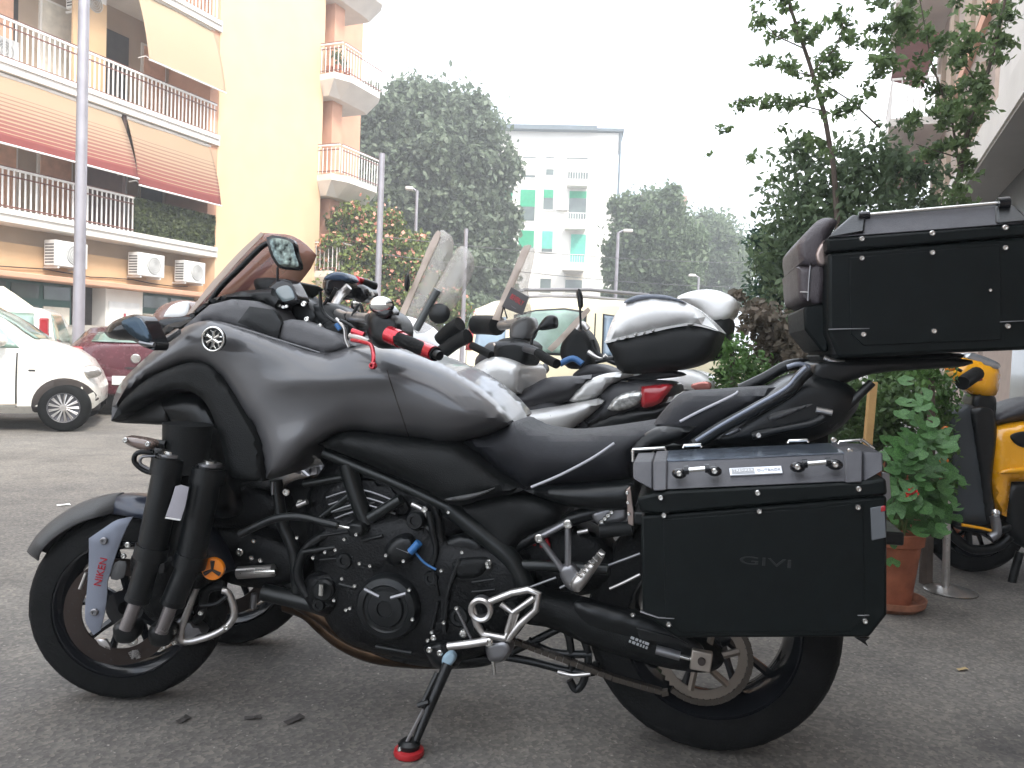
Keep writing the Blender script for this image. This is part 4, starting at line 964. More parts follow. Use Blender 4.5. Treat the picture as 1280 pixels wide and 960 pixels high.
pillow('dashboard', K, [(333, 360), (345, 350), (362, 350), (372, 365), (376, 378), (362, 382), (348, 380), (338, 372)], .11, .015, 6, M_blackgloss, bk, back=.05)
db = pillow('dashboard_display', K, [(345, 362), (360, 357), (368, 370), (364, 375), (350, 376)], .127, .001, 2, mat('lcd glass', (.16, .2, .21), .08, spec=.8, coat=.6), bk, back=.004)
for p in ((350, 382), (355, 384), (359, 383)): bolt(*p, .13, .005, bk)
pillow('dashboard_cowl', K, [(318, 350), (340, 347), (365, 352), (352, 366), (335, 372), (322, 366)], .085, .03, 10, M_blackmatte, bk)
# phone mirror above the dash, tree reflection mottled into its glass colour
pillow('mirror', K, [(333, 297), (340, 294), (366, 300), (372, 318), (376, 336), (362, 337), (348, 334), (338, 318)], .12, .006, 5, M_blackgloss, bk, back=.014)
pillow('mirror_glass', K, [(337, 299), (341, 297), (363, 302), (369, 318), (373, 333), (362, 334), (350, 331), (341, 317)], .128, .001, 2, mat('tree mottled mirror', (.10, .12, .11), .04, metal=1, var=.95, vs=70), bk, back=.003)
tubepx('mirror_stem', K, [(347, 334), (347, 352)], .115, 1.6, M_black, bk)
# near mirror at the nose, far mirror behind
nm = pillow('nose_mirror', K, [(130, 415, 1), (140, 403), (158, 395), (172, 393), (180, 398), (187, 412), (195, 430), (192, 438, 1), (180, 434), (166, 426), (150, 425), (136, 422)], .42, .03, 14, M_blackgloss, bk, back=.05)
pillow('nose_mirror_face', K, [(152, 402), (170, 396), (178, 402), (188, 420), (186, 428), (172, 424), (158, 414)], .455, .003, 4, mat('blue grey mirror', (.035, .055, .075), .08, metal=.6), nm, back=.004)
tubepx('nose_mirror_lip', K, [(175, 428), (186, 430), (193, 431)], .45, 3, M_gun, nm)
tubepx('mirror_arm', K, [(190, 432), (205, 426), (222, 415)], [.42, .36, .25], 5, M_black, bk)
fm = pillow('far_mirror', K, [(190, 396, 1), (198, 385), (214, 377), (234, 376), (241, 388), (240, 402), (225, 410), (205, 410), (194, 404)], -.38, .03, 12, mat('bronze mirror shell', (.22, .13, .11), .25, coat=.6), bk, back=.05)
pillow('far_mirror_glass', K, [(205, 394), (214, 382), (228, 377), (236, 378), (232, 394), (208, 396)], -.345, .003, 4, M_white, fm, back=.004)
pillow('far_mirror_base', K, [(200, 400), (240, 396), (243, 402), (225, 411), (203, 410)], -.34, .004, 4, M_blackgloss, fm, back=.004)
tubepx('mirror_arm', K, [(200, 405), (206, 420), (225, 425)], [-.36, -.3, -.2], 4, M_black, bk)
pillow('headlight_cowl', K, [(195, 432), (206, 408), (238, 398), (262, 378), (285, 380), (262, 404), (229, 412)], .06, .05, 20, M_blackmatte, bk)
# handlebar and controls
hb = [K.Q(462, 398, .28), K.Q(430, 395, .10), K.Q(415, 388, 0), K.Q(425, 368, -.12), K.Q(445, 356, -.30)]
mb = MB(); mb.tube(hb, .013, 10); mb.build('handlebar', M_silver, bk, K)
pillow('triple_clamp', K, [(385, 385), (410, 378), (440, 392), (450, 410), (420, 420), (390, 405)], .04, .02, 12, M_black, bk)
pillow('control_pod', K, [(462, 392), (478, 386), (495, 394), (503, 410), (498, 430), (478, 436), (464, 428), (458, 410)], .30, .03, 10, M_black, bk, back=.08)
pillow('switch_block', K, [(470, 384), (484, 382), (492, 390), (484, 400), (470, 396)], .32, .02, 6, M_blackgloss, bk, back=.04)
def seg(pts, w, r, m, name): return tubepx(name, K, pts, w, r, m, bk, n=16, smoothp=False)
seg([(486, 418), (500, 424)], [.33, .345], [0][0] or 11, M_red, 'grip_collar')
seg([(492, 421), (545, 443)], [.34, .42], 8.5, M_rubber, 'hand_grip')
seg([(500, 424), (508, 427.5)], [.345, .357], 9.6, M_red, 'grip_collar'); seg([(521, 433), (543, 442)], [.375, .42], 9.4, M_red, 'grip_end'); 
g0 = K.Q(509, 428, .36); 
seg([(543, 442), (550, 445)], [.42, .43], 6, M_black, 'bar_end')
for i in range(9): seg([(508+i*1.6, 427.6+i*.66), (508.8+i*1.6, 428+i*.66)], [.357+i*.002, .358+i*.002], 8.9, M_blackmatte, 'grip_rib')
tubepx('clutch_lever', K, [(440, 425), (455, 428), (464, 432), (467, 446), (466, 456)], [.31, .34, .36, .40, .41], 2.6, M_red, bk); bolt(467, 457, .425, .009, bk, m=M_red, dep=.012)
tubepx('lever_pivot', K, [(438, 420), (452, 424), (462, 428)], [.3, .32, .34], 4, M_silver, bk)
seg([(440, 414), (455, 419)], .30, 4, M_red, 'lever_adjuster')
c = K.Q(477, 382, .33); mb = MB(); mb.ball(c, .034, 16, (.95, .35, .62)); o = mb.build('round_mirror', M_blackgloss, bk, K)
mb = MB(); mb.ball(c+Vector((0, -.006, .003)), .031, 16, (.95, .3, .6)); mb.build('round_mirror_glass', M_chrome, o, K)
tubepx('mirror_stem', K, [(477, 390), (474, 404)], .32, 2.5, M_black, bk)
# far side controls: reservoir, brake lever, throttle
pillow('brake_reservoir', K, [(404, 350), (412, 344), (428, 343), (435, 352), (434, 370), (418, 373), (405, 368)], -.18, .02, 6, M_blackgloss, bk, back=.07)
pillow('reservoir_cap', K, [(405, 349), (414, 341), (430, 341), (437, 350), (425, 352)], -.165, .008, 4, mat('blue black cap', (.05, .08, .13), .25), bk, back=.07)
pillow('throttle_pod', K, [(440, 358), (450, 354), (460, 360), (462, 370), (452, 378), (438, 372)], -.28, .03, 8, M_blackgloss, bk, back=.07)
seg([(450, 352), (468, 358)], [-.30, -.36], 6, M_black, 'far_grip'); seg([(446, 350), (456, 353)], [-.28, -.32], 5, M_red, 'far_grip_collar')
tubepx('brake_lever', K, [(452, 358), (462, 364), (466, 370)], -.3, 2.5, M_silver, bk)
tubepx('bar_riser', K, [(422, 374), (430, 364), (436, 358)], -.15, 5, M_silver, bk)
for pts, w, r in (([(400, 365), (402, 385), (412, 398), (436, 412), (447, 430)], .1, 2.2), ([(410, 372), (404, 390), (425, 404), (440, 428)], .05, 2), ([(432, 392), (436, 412), (432, 432), (445, 445)], .15, 2.6), ([(372, 392), (395, 400), (425, 396), (450, 400)], .05, 3.2), ([(360, 385), (380, 405), (410, 408)], 0, 3), ([(440, 395), (450, 380), (455, 400)], .2, 2), ([(420, 360), (410, 380), (400, 400)], -.1, 2.5), ([(425, 400), (440, 408), (452, 420), (460, 428)], .25, 2), ([(370, 375), (390, 382), (402, 398), (398, 420)], 0, 4)):
    tubepx('cable', K, pts, w, r, M_black, bk)
tubepx('blue_cable_tie', K, [(420, 405), (425, 412)], .14, 3, M_blue, bk)
tubepx('steel_hose', K, [(420, 398), (430, 410), (432, 424), (436, 434)], .18, 2, M_silver, bk)
for p in ((384, 399), (389, 419), (400, 408), (380, 380), (448, 452), (452, 443)): bolt(*p, .1, .008, bk)
pillow('ignition_block', K, [(405, 405), (425, 402), (432, 425), (420, 438), (404, 430)], .08, .03, 8, M_blackmatte, bk)
pillow('cockpit_electronics', K, [(360, 375), (378, 370), (400, 385), (400, 405), (380, 412), (362, 396)], .02, .04, 10, M_black, bk)
# tuning fork emblem on the fairing
ec = K.Q(267.5, 424, .293); E = Matrix.Translation(ec) @ Matrix.Rotation(-.05, 4, 'Z') @ Matrix.Rotation(.05, 4, 'X')
mb = MB(); pts = [(ec.x+.030*math.cos(t*PI/16), ec.y-.004, ec.z+.030*math.sin(t*PI/16)) for t in range(32)]; mb.tube(pts, .003, 8, closed=True)
for k in range(6):
    t = PI/2+k*PI/3; mb.tube([(ec.x, ec.y-.003, ec.z), (ec.x+.020*math.cos(t), ec.y-.003, ec.z+.020*math.sin(t))], .0040, 6)
    for s in (-.3, .3): mb.tube([(ec.x+.014*math.cos(t), ec.y-.003, ec.z+.014*math.sin(t)), (ec.x+.025*math.cos(t+s), ec.y-.003, ec.z+.025*math.sin(t+s))], .0022, 5)
mb.build('emblem', M_steel, bk, K)
mb = MB(); mb.cyl((ec.x, ec.y+.006, ec.z), (ec.x, ec.y-.001, ec.z), .031, n=28); mb.build('emblem_disc', M_black, bk, K)

# ---------------- front ends (steered wheels with twin forks each)
NW = Frame(-1.035, 2.205, 5)      # near wheel
def front_end(W, cx, R, near):
    ty = wheel(bk, (0, 0, R), R, .12, .188, W, 5, name='front_tyre')
    dk = ring('brake_disc', (0, 0, R), .10, .145, .005, -.075, M_disc, bk, W)
    mb = MB()
    for q in range(40): a = 2*PI*q/40; rr_ = .115+.018*(q % 3)/2; mb.cyl((rr_*math.cos(a), -.0755, R+rr_*math.sin(a)), (rr_*math.cos(a), -.0748, R+rr_*math.sin(a)), .0035, n=6)
    o = mb.build('disc_hole', M_dark, dk, W); o['kind'] = 'stuff'
    if near: return
    # far side: fender and fork in plain sight only from other angles
FW = Frame(-.90, 2.64, 5)
Rf = .262
front_end(NW, 0, Rf, True); front_end(FW, 0, Rf, False)
# lathe angle helper: fender arc over the near wheel
def arc_fender(fr, R, a0, a1, m, name, w=.075, lift=.028):
    n = 30; rings = []
    for i in range(n+1):
        a = a0+(a1-a0)*i/n; taper = min(1, (i+1.5)/7, (n-i+1.5)/7)
        rg = []
        for j in range(9):
            q = -1+2*j/8; ww = w*q*taper**.5; rr = R+lift+.018*(1-q*q)-.03*abs(q)**4
            rg.append(Vector((math.cos(a)*rr, ww, R+math.sin(a)*rr)))
        rings.append(rg)
    mb = MB(); mb.quads(rings, closed=False); o = mb.build(name, m, bk, fr, 60); s = o.modifiers.new('s', 'SOLIDIFY'); s.thickness = .004; return o
arc_fender(FW, Rf, math.radians(25), math.radians(150), M_paint2, 'front_fender')
arc_fender(NW, Rf, math.radians(20), math.radians(100), M_paint2, 'front_fender'); arc_fender(NW, Rf+.001, math.radians(95), math.radians(152), M_greymatte, 'fender_tip', .072, .029)
def fr_plate(fr, pts, w, name, m, parent=bk, t=.004, bulge=.003, r=4, step=7): return pillow(name, fr, pts, w, bulge, r, m, parent, back=t, step=step)
def tb(name, pts, w, r, m, parent=bk, n=18): return tubepx(name, NW, pts, w, r, m, parent, n=n, smoothp=False)
gd = fr_plate(NW, [(111, 673, 1), (130, 660), (146, 650), (166, 646, 1), (158, 660), (146, 690), (134, 728, 1), (133, 752), (125, 788), (117, 794, 1), (108, 780), (106, 765), (109, 732), (111, 700)], .135, 'fork_guard', M_guard)
text('guard_print', 'NIKEN', .026, M_red, gd, NW, Matrix.Translation(NW.Q(126, 715, .1405)) @ Matrix.Rotation(-1.36, 4, 'Y') @ Matrix.Rotation(PI/2, 4, 'X'))
for p in ((130, 676), (118, 765)): bolt(*p, .14, .010, gd, NW, M_gun)
# forks: outer legs
for (t, b1, b2, w) in (((213, 570), (189, 690), (172, 748), .19), ((262, 582), (238, 700), (216, 752), .17)):
    ft = tb('fork_tube', [t, b1], w, 18, M_black); 
    tb('fork_clamp', [(t[0]-1, t[1]+2), (t[0]-4, t[1]+22)], w, 21.5, M_black, ft)
    tb('fork_cap', [(t[0]+.3, t[1]-3), (t[0], t[1]+1)], w, 15, M_gun, ft); tb('fork_cap_nut', [(t[0]+1, t[1]-6), (t[0]+.5, t[1]-2)], w, 8, M_steel, ft)
    tb('fork_clamp', [(b1[0]+2, b1[1]-8), (b1[0]-2, b1[1]+8)], w, 20.5, M_black, ft)
    tb('fork_lower', [b1, b2], w, 14.5, M_black, ft)
    e2 = (b2[0]-15, b2[1]+38); tb('fork_stanchion', [b2, e2], w, 8.5, mat('fork stanchion', (.28, .26, .26), .25, metal=.8), ft); tb('fork_seal', [(b2[0]+1, b2[1]-3), (b2[0]-1, b2[1]+3)], w, 15.2, M_black, ft)
    fr_plate(NW, [(e2[0]-14, e2[1]-6), (e2[0]+12, e2[1]-4), (e2[0]+10, e2[1]+16), (e2[0]-12, e2[1]+16)], w-.01, 'fork_foot', M_black, ft, .05, .01)
fr_plate(NW, [(219, 608, 1), (226, 606), (236, 609, 1), (232, 630), (226, 650, 1), (207, 645, 1), (214, 625)], .235, 'fork_label', mat('grey label', (.32, .31, .34), .5), t=.002, bulge=.001)
fr_plate(NW, [(207, 646, 1), (226, 649, 1), (225, 651, 1), (206, 648, 1)], .2355, 'label_strip', M_whitemat, t=.002, bulge=.0)
fr_plate(NW, [(190, 560), (260, 572), (256, 600), (246, 640), (232, 690), (200, 690), (200, 640), (205, 590)], .15, 'fork_bridge', M_black, t=.05, bulge=.01, r=8)
fr_plate(NW, [(170, 690), (255, 700), (250, 740), (230, 770), (190, 775), (168, 735)], .10, 'steering_knuckle', M_engine, t=.05, bulge=.02, r=14)
cup = NW.Q(232, 560, .15); mb = MB(); t0 = NW.Q(235, 530, .15); b0 = NW.Q(231, 590, .15); mb.tube([t0, b0], [.062, .055], 28); mb.build('damper_housing', M_blackmatte, bk, NW)
fr_plate(NW, [(206, 585), (212, 560), (214, 535), (262, 538), (272, 560), (275, 600), (250, 610)], .12, 'link_housing', M_blackmatte, t=.06, bulge=.02, r=12)
# turn signal
ts = tb('indicator_stalk', [(185, 553), (207, 556)], .2, 5.5, M_black); pillow('indicator_body', NW, [(153, 551), (157, 546), (172, 547), (190, 551), (193, 558), (184, 563), (165, 559)], .24, .02, 6, mat('indicator smoke lens', (.20, .15, .13), .15, coat=.6), bk, back=.03)
for p in ((157, 550), (185, 555)): bolt(*p, .262, .007, bk, NW)
tubepx('brake_hose', NW, [(192, 565), (172, 566), (168, 577), (180, 588), (195, 592)], .2, 3.2, M_black, bk); tubepx('brake_hose', NW, [(195, 570), (178, 571), (176, 580), (190, 588)], .2, 2, M_gun, bk)
# caliper side
def rr(pts, w, r, m, name): return tubepx(name, NW, pts, w, r, m, bk)
rr([(245, 735), (236, 760), (226, 790), (232, 802), (262, 795), (285, 782), (293, 765), (286, 742), (278, 738)], .11, 4.5, M_silver, 'caliper_bracket')
rr([(228, 785), (250, 770), (258, 738), (280, 732)], .09, 6, M_engine, 'brake_caliper'); fr_plate(NW, [(213, 790), (222, 770), (240, 775), (258, 790), (240, 805), (220, 806)], .09, 'brake_caliper', M_gun, t=.03, bulge=.02, r=8)
rr([(283, 745), (270, 755), (250, 757)], .12, 2.5, M_black, 'brake_hose')
am = NW.Q(266.5, 711, .15); mb = MB(); mb.lathe(am, (0, -1, 0), [(.0, .008), (.028, .006), (.030, 0), (.030, -.006), (0, -.006)], 24); rf = mb.build('reflector', M_amber, bk, NW)
for k in range(3):
    a = PI/2+k*2*PI/3; mb = MB(); mb.tube([am+Vector((0, -.009, 0)), am+Vector((.023*math.cos(a), -.009, .023*math.sin(a)))], [.003, .006], 5); mb.build('reflector_spoke', M_dark, rf, NW)
for p, r in (((166, 801), .014), ((234, 727), .008), ((231, 733), .007), ((217, 790), .007), ((218, 803), .007), ((283, 784), .008), ((251, 766), .007), ((245, 712), .006), ((160, 681), .008), ((155, 695), .007), ((205, 808), .007), ((240, 696), .006)): bolt(*p, .14, r, bk, NW)
for pts in ([(140, 705), (157, 702), (154, 722), (139, 724)], [(200, 706), (205, 704), (204, 716), (199, 717)]): fr_plate(NW, pts, .13, 'fork_tag', M_greymatte, t=.004)
for pts in ([(160, 816), (172, 812), (176, 822), (164, 824)], [(124, 806), (138, 812), (132, 800), (120, 800)]): fr_plate(NW, pts, .075, 'axle_nut', M_silver, t=.01)
rr([(100, 736), (104, 726), (108, 716)], .1, 2.4, M_silver, 'speed_sensor_wire')

# ---------------- side case (left)
def boxcase(name, fr, face, w1, w0, inset, m, parent, bevel=.006, step=None):
    """face: px polygon at the near plane w1, back plane w0; inset scales the back."""
    F1 = [fr.Q(p[0], p[1], w1) for p in face]; c = sum(F1, Vector())/len(F1)
    Bk = [Vector((c.x+(p.x-c.x)*inset, -w0, c.z+(p.z-c.z)*inset)) for p in F1]; n = len(F1)
    mb = MB(); mb.add(F1+Bk, [tuple(range(n)), tuple(range(2*n-1, n-1, -1))]+[(i, i+n, (i+1) % n+n, (i+1) % n) for i in range(n)])
    return mb.build(name, m, parent, fr, 30, bevel=bevel)
W1, W0 = .46, .20
sc_ = boxcase('side_case', K, [(801, 645), (824, 643), (1083, 622), (1109, 620), (1109, 769), (1087, 797), (1066, 797), (845, 798), (803, 766)], W1, W0, 1.0, M_casebody, bk)
def cpart(name, pts, m, w=W1, dep=.004, bev=.0015, parent=None, fr=K): return boxcase(name, fr, pts, w+dep, w-.004, 1.0, m, parent or sc_, bev)
cpart('face_panel', [(829, 650), (1079, 630), (1081, 772), (1062, 790), (850, 791), (832, 776)], M_casebody, dep=.003)
lid = boxcase('lid', K, [(796, 622), (833, 614), (1060, 603), (1083, 602), (1108, 598), (1110, 619), (1083, 621), (824, 643), (800, 640)], W1+.006, W0, 1.0, M_casebody, sc_)
# sloping upper faces of the lid
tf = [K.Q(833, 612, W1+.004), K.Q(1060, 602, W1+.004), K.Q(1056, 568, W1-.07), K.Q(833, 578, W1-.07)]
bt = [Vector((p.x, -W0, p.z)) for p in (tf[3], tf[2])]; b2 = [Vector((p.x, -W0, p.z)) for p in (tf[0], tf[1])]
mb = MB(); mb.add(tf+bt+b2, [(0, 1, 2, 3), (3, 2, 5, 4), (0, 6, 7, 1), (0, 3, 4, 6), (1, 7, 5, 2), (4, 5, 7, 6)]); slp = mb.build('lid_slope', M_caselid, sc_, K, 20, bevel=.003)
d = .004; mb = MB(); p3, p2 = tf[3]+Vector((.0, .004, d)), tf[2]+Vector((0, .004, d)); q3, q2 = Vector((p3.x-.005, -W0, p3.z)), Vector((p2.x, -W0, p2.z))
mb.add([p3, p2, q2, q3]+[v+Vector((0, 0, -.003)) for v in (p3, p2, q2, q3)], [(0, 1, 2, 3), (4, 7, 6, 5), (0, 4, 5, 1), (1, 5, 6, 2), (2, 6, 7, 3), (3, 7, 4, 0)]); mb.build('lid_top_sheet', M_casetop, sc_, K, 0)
def corner(xa, xb, y0a, y0b, y1a, y1b, parent=sc_, name='lid_corner', w=W1, e=.010):
    A = [K.Q(xa, y1a, w+e), K.Q(xb, y1b, w+e), K.Q(xb, y0b, w-.07+e*.6), K.Q(xa, y0a, w-.07+e*.6)]
    Bk = [Vector((p.x, -W0-.01, p.z)) for p in A]; mb = MB(); mb.add(A+Bk, [(0, 1, 2, 3), (4, 7, 6, 5), (0, 4, 5, 1), (1, 5, 6, 2), (2, 6, 7, 3), (3, 7, 4, 0)]); return mb.build(name, M_caselid, parent, K, 20, bevel=.004)
corner(816, 834, 576, 575, 614, 613); corner(1056, 1079, 565, 563, 604, 603)
for xa, xb, ya, yb, yc, yd in ((791, 816, 578, 577, 598, 613), (1079, 1104, 565, 566, 603, 588)): corner(xa, xb, ya, yb, yc, yd, e=-.004)
for xs, y in (((849, 893), 591), ((997, 1044), 583)):
    hx = [K.Q(xs[0], y+1, W1-.01), K.Q(xs[1], y-2, W1-.01)]
    for x_, yy in ((xs[0], y+1), (xs[1], y-2)):
        c = K.Q(x_, yy, W1-.015); mb = MB(); mb.ball(c, .012, 12, (1.3, 1, .9)); b = mb.build('handle_mount', M_blackgloss, sc_, K); bolt(x_, yy, W1-.003, .006, sc_)
    tubepx('handle_rod', K, [(xs[0]+8, y-3), (xs[1]-8, y-5.5)], W1+.004, 3.2, M_steel, sc_, n=12, smoothp=False)
    for x_, yy in ((xs[0]+9, y-3.2), (xs[1]-9, y-5.3)): tubepx('handle_collar', K, [(x_-3, yy), (x_+3, yy-.3)], W1+.003, 5.6, M_blackgloss, sc_, n=12, smoothp=False)
# badge with its two words on the slope
nrm = (tf[1]-tf[0]).cross(tf[3]-tf[0]).normalized(); 
if nrm.y > 0: nrm = -nrm
def on_slope(px, py, lift=0):
    P0 = tf[0]; ro = K.loc(CAM); d0 = (K.M.inverted().to_3x3() @ ray(px, py)); t = (P0-ro).dot(nrm)/d0.dot(nrm); return ro+d0*t+nrm*lift
ux = (tf[1]-tf[0]).normalized(); uz = nrm.cross(ux).normalized()
if uz.z < 0: uz = -uz
RS = Matrix((ux, uz, ux.cross(uz))).transposed().to_4x4()
bc = on_slope(944.5, 590, .004)
def plate(cx, w, h, m, lift, name):
    mb = MB(); c = bc+ux*cx; vs = []
    for l in (-.003, lift): vs += [c+ux*a*w/2+uz*b*h/2+nrm*l for a, b in ((-1, -1), (1, -1), (1, 1), (-1, 1))]
    mb.add(vs, [(0, 1, 2, 3), (4, 7, 6, 5), (0, 4, 5, 1), (1, 5, 6, 2), (2, 6, 7, 3), (3, 7, 4, 0)]); return mb.build(name, m, sc_, K, 0)
bw = (on_slope(977, 588.5)-on_slope(912, 591)).length
plate(0, bw, .022, mat('badge silver', (.62, .63, .65), .3, metal=.5), 0, 'badge'); plate(-bw/4+.001, bw/2-.006, .017, mat('badge grey', (.30, .31, .32), .4), .0006, 'badge_field')
text('badge_word', 'TREKKER', .0098, mat('badge white', (.8, .8, .8), .4), sc_, K, Matrix.Translation(bc-ux*(bw/4-.001)+nrm*.0012) @ RS)
text('badge_word', 'OUTBACK', .0098, mat('badge dark print', (.40, .42, .45), .4), sc_, K, Matrix.Translation(bc+ux*(bw/4)+nrm*.0006) @ RS)
em = text('embossed_logo', 'GIVI', .042, mat('embossed black', (.006, .0085, .0085), .38), sc_, K, Matrix.Translation(K.Q(957, 703, W1+.0035)) @ Matrix.Rotation(PI/2, 4, 'X') @ Matrix.Diagonal((1.35, .55, 1, 1)), .0012)
for p in ((826, 622), (947, 616), (1073, 611), (830, 644), (949, 639), (1072, 634)): bolt(*p, W1+.008, .006, sc_)
for p in ((836, 780), (1081, 776)): bolt(*p, W1+.004, .006, sc_)
cpart('lower_seam', [(800, 764), (823, 772), (843, 773), (843, 774), (823, 773.2), (800, 766)], M_gun, dep=.005); cpart('lower_seam', [(1072, 769), (1087, 769), (1087, 770), (1072, 770)], M_gun, dep=.005)
cpart('warning_label', [(1088, 635), (1106, 632), (1108, 672), (1090, 676)], mat('grey warning label', (.10, .11, .12), .5), dep=.003); cpart('label_corner', [(1101, 633), (1107, 632), (1107, 639), (1101, 640)], M_redplastic, dep=.004)
cpart('latch', [(783, 612), (788, 608), (792, 640), (792, 658), (785, 655)], mat('latch steel', (.34, .27, .24), .3, metal=.8), w=W1-.09)
cpart('latch', [(1102, 590), (1112, 592), (1114, 622), (1106, 630)], M_gun, w=W1-.10)
for p in ((784, 616), (785, 628), (786, 642)): bolt(*p, W1-.083, .004, sc_)
for (x0, y0, x1, y1) in ((790, 562, 832, 560), (854, 557, 877, 556), (985, 551, 1010, 550), (1048, 552, 1076, 550)):
    tubepx('tie_down_rail', K, [(x0, y0+3), (x0+1, y0), (x1-1, y1), (x1, y1+3)], W1-.17 if x0 > 800 else W1-.12, 1.8, M_steel, sc_, smoothp=False)
tubepx('tie_down_rail', K, [(791, 562), (791, 577)], W1-.09, 1.8, M_steel, sc_, smoothp=False); tubepx('tie_down_rail', K, [(1077, 549), (1093, 561)], W1-.09, 1.8, M_steel, sc_, smoothp=False)
for p in ((1062, 563.5), (1042, 550)): bolt(*p, W1-.07, .006, sc_)
cpart('case_foot', [(1068, 797), (1088, 797), (1082, 802), (1086, 809), (1076, 802)], M_black, w=W1-.06)
cpart('foot_bracket', [(795, 785), (845, 797), (860, 806), (800, 800)], M_black, w=W1-.16)
# far side case, mirrored about the centre plane
bm_c = boxcase('far_side_case', K, [(801, 600), (1083, 580), (1109, 580), (1109, 769), (1087, 797), (845, 798), (803, 766)], W1, W0, 1.0, M_casebody, bk)
bm_c.data.transform(Matrix.Diagonal((1, -1, 1, 1))); bm_c.data.flip_normals()
mb = MB(); mb.box(-.2, .4, -.2, .2, .60, .63); mb.build('case_carrier', M_black, bk, K, bevel=.005)

# ---------------- top case
T1, T0 = .22, -.22
tcs = boxcase('top_case', K, [(1035, 316), (1290, 295), (1290, 437), (1185, 441), (1075, 447), (1048, 447), (1035, 415)], T1, T0, 1.0, M_casebody, bk, bevel=.008)
def tpart(name, pts, m, w=T1, dep=.004, bev=.0015): return boxcase(name, K, pts, w+dep, w-.004, 1.0, m, tcs, bev)
tpart('face_panel', [(1062, 322), (1250, 306), (1252, 425), (1080, 432), (1064, 418)], M_casebody, dep=.003)
ld = boxcase('lid', K, [(1033, 298), (1290, 279), (1290, 294), (1035, 315)], T1+.006, T0-.006, 1.0, M_casebody, tcs)
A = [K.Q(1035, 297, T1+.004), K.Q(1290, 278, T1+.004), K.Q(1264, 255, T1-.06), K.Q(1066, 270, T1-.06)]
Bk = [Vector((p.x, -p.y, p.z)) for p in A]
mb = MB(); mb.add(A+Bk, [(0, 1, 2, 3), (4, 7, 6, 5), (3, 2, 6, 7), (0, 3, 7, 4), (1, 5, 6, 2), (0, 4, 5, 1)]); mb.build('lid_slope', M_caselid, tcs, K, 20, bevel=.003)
for pts, e in (([(1035, 297), (1081, 289), (1083, 270), (1066, 268)], .008), ([(1246, 279), (1290, 276), (1268, 256), (1245, 257)], .008)):
    P = [K.Q(pts[0][0], pts[0][1], T1+e), K.Q(pts[1][0], pts[1][1], T1+e), K.Q(pts[2][0], pts[2][1], T1-.06+e), K.Q(pts[3][0], pts[3][1], T1-.06+e)]
    Bq = [Vector((p.x, -p.y, p.z)) for p in P]; mb = MB(); mb.add(P+Bq, [(0, 1, 2, 3), (4, 7, 6, 5), (3, 2, 6, 7), (0, 3, 7, 4), (1, 5, 6, 2), (0, 4, 5, 1)]); mb.build('lid_corner', M_black, tcs, K, 20, bevel=.005)
tubepx('lid_rail', K, [(1080, 269), (1250, 254)], T1-.05, 2.3, M_steel, tcs, n=12, smoothp=False)
o = tubepx('lid_rail', K, [(1080, 269), (1250, 254)], T1-.05, 2.3, M_steel, tcs, n=12, smoothp=False); o.data.transform(Matrix.Diagonal((1, -1, 1, 1))); o.data.flip_normals()
for x_ in (1078, 1252): tubepx('rail_end', K, [(x_-5, 270-(x_-1078)*.087), (x_+9, 269-(x_-1078)*.087)], T1-.05, 8 if x_ > 1100 else 5, M_blackgloss, tcs, n=14, smoothp=False)
for p in ((1077, 299), (1165, 292), (1256, 285), (1077, 323), (1165, 316), (1256, 310)): bolt(*p, T1+.008, .0065, tcs)
for p in ((1079, 418), (1167, 414), (1259, 408)): bolt(*p, T1+.004, .0065, tcs)
tpart('lower_seam', [(1036, 411), (1087, 410), (1087, 411), (1036, 412.4)], M_gun, dep=.005); tpart('lower_seam', [(1250, 402), (1290, 400), (1290, 401), (1250, 403)], M_gun, dep=.005)
bolt(1237, 363, T1+.004, .004, tcs)
pillow('case_adapter', K, [(1024, 444), (1060, 446), (1190, 441), (1195, 450), (1110, 462), (1060, 462), (1036, 456)], .10, .02, 8, M_black, tcs)
tubepx('adapter_lever', K, [(1030, 447), (1045, 452), (1056, 453)], .12, 3, M_silver, tcs)
# passenger backrest on the front of the top case
fx = K.Q(1035, 330, T1).x
zz = [K.Q(1010, y, T1-.04).z for y in (300, 275, 332, 380, 412)]
bp1 = pillow('backrest', K, [(999, 330, 1), (997, 306), (1008, 290), (1022, 276), (1034, 272), (1047, 276), (1040, 290), (1034, 305), (1030, 330), (1015, 334)], .15, .02, 10, mat('backrest leather', (.06, .05, .055), .38, bump=.3, bs=300), tcs, back=.30)
bp2 = pillow('backrest', K, [(995, 334, 1), (1012, 330), (1030, 326), (1034, 345), (1030, 376), (1022, 382), (1008, 378), (999, 372)], .14, .02, 8, MATS['backrest leather'], tcs, back=.28)
tubepx('backrest_seam', K, [(1013, 332), (1011, 355), (1010, 376)], .162, 1.2, M_gun, tcs); tubepx('backrest_seam', K, [(1000, 365), (1010, 365.5)], .162, 1, M_silver, tcs)
pillow('case_front_hinge', K, [(1019, 316), (1030, 300), (1034, 320), (1033, 332), (1022, 330)], .165, .01, 4, mat('latch steel', (.34, .27, .24), .3), tcs, back=.05)
boxcase('case_front_bevel', K, [(1004, 384), (1036, 378), (1036, 440), (1028, 440), (1006, 412)], T1-.07, T0+.07, 1.0, M_casebody, tcs)
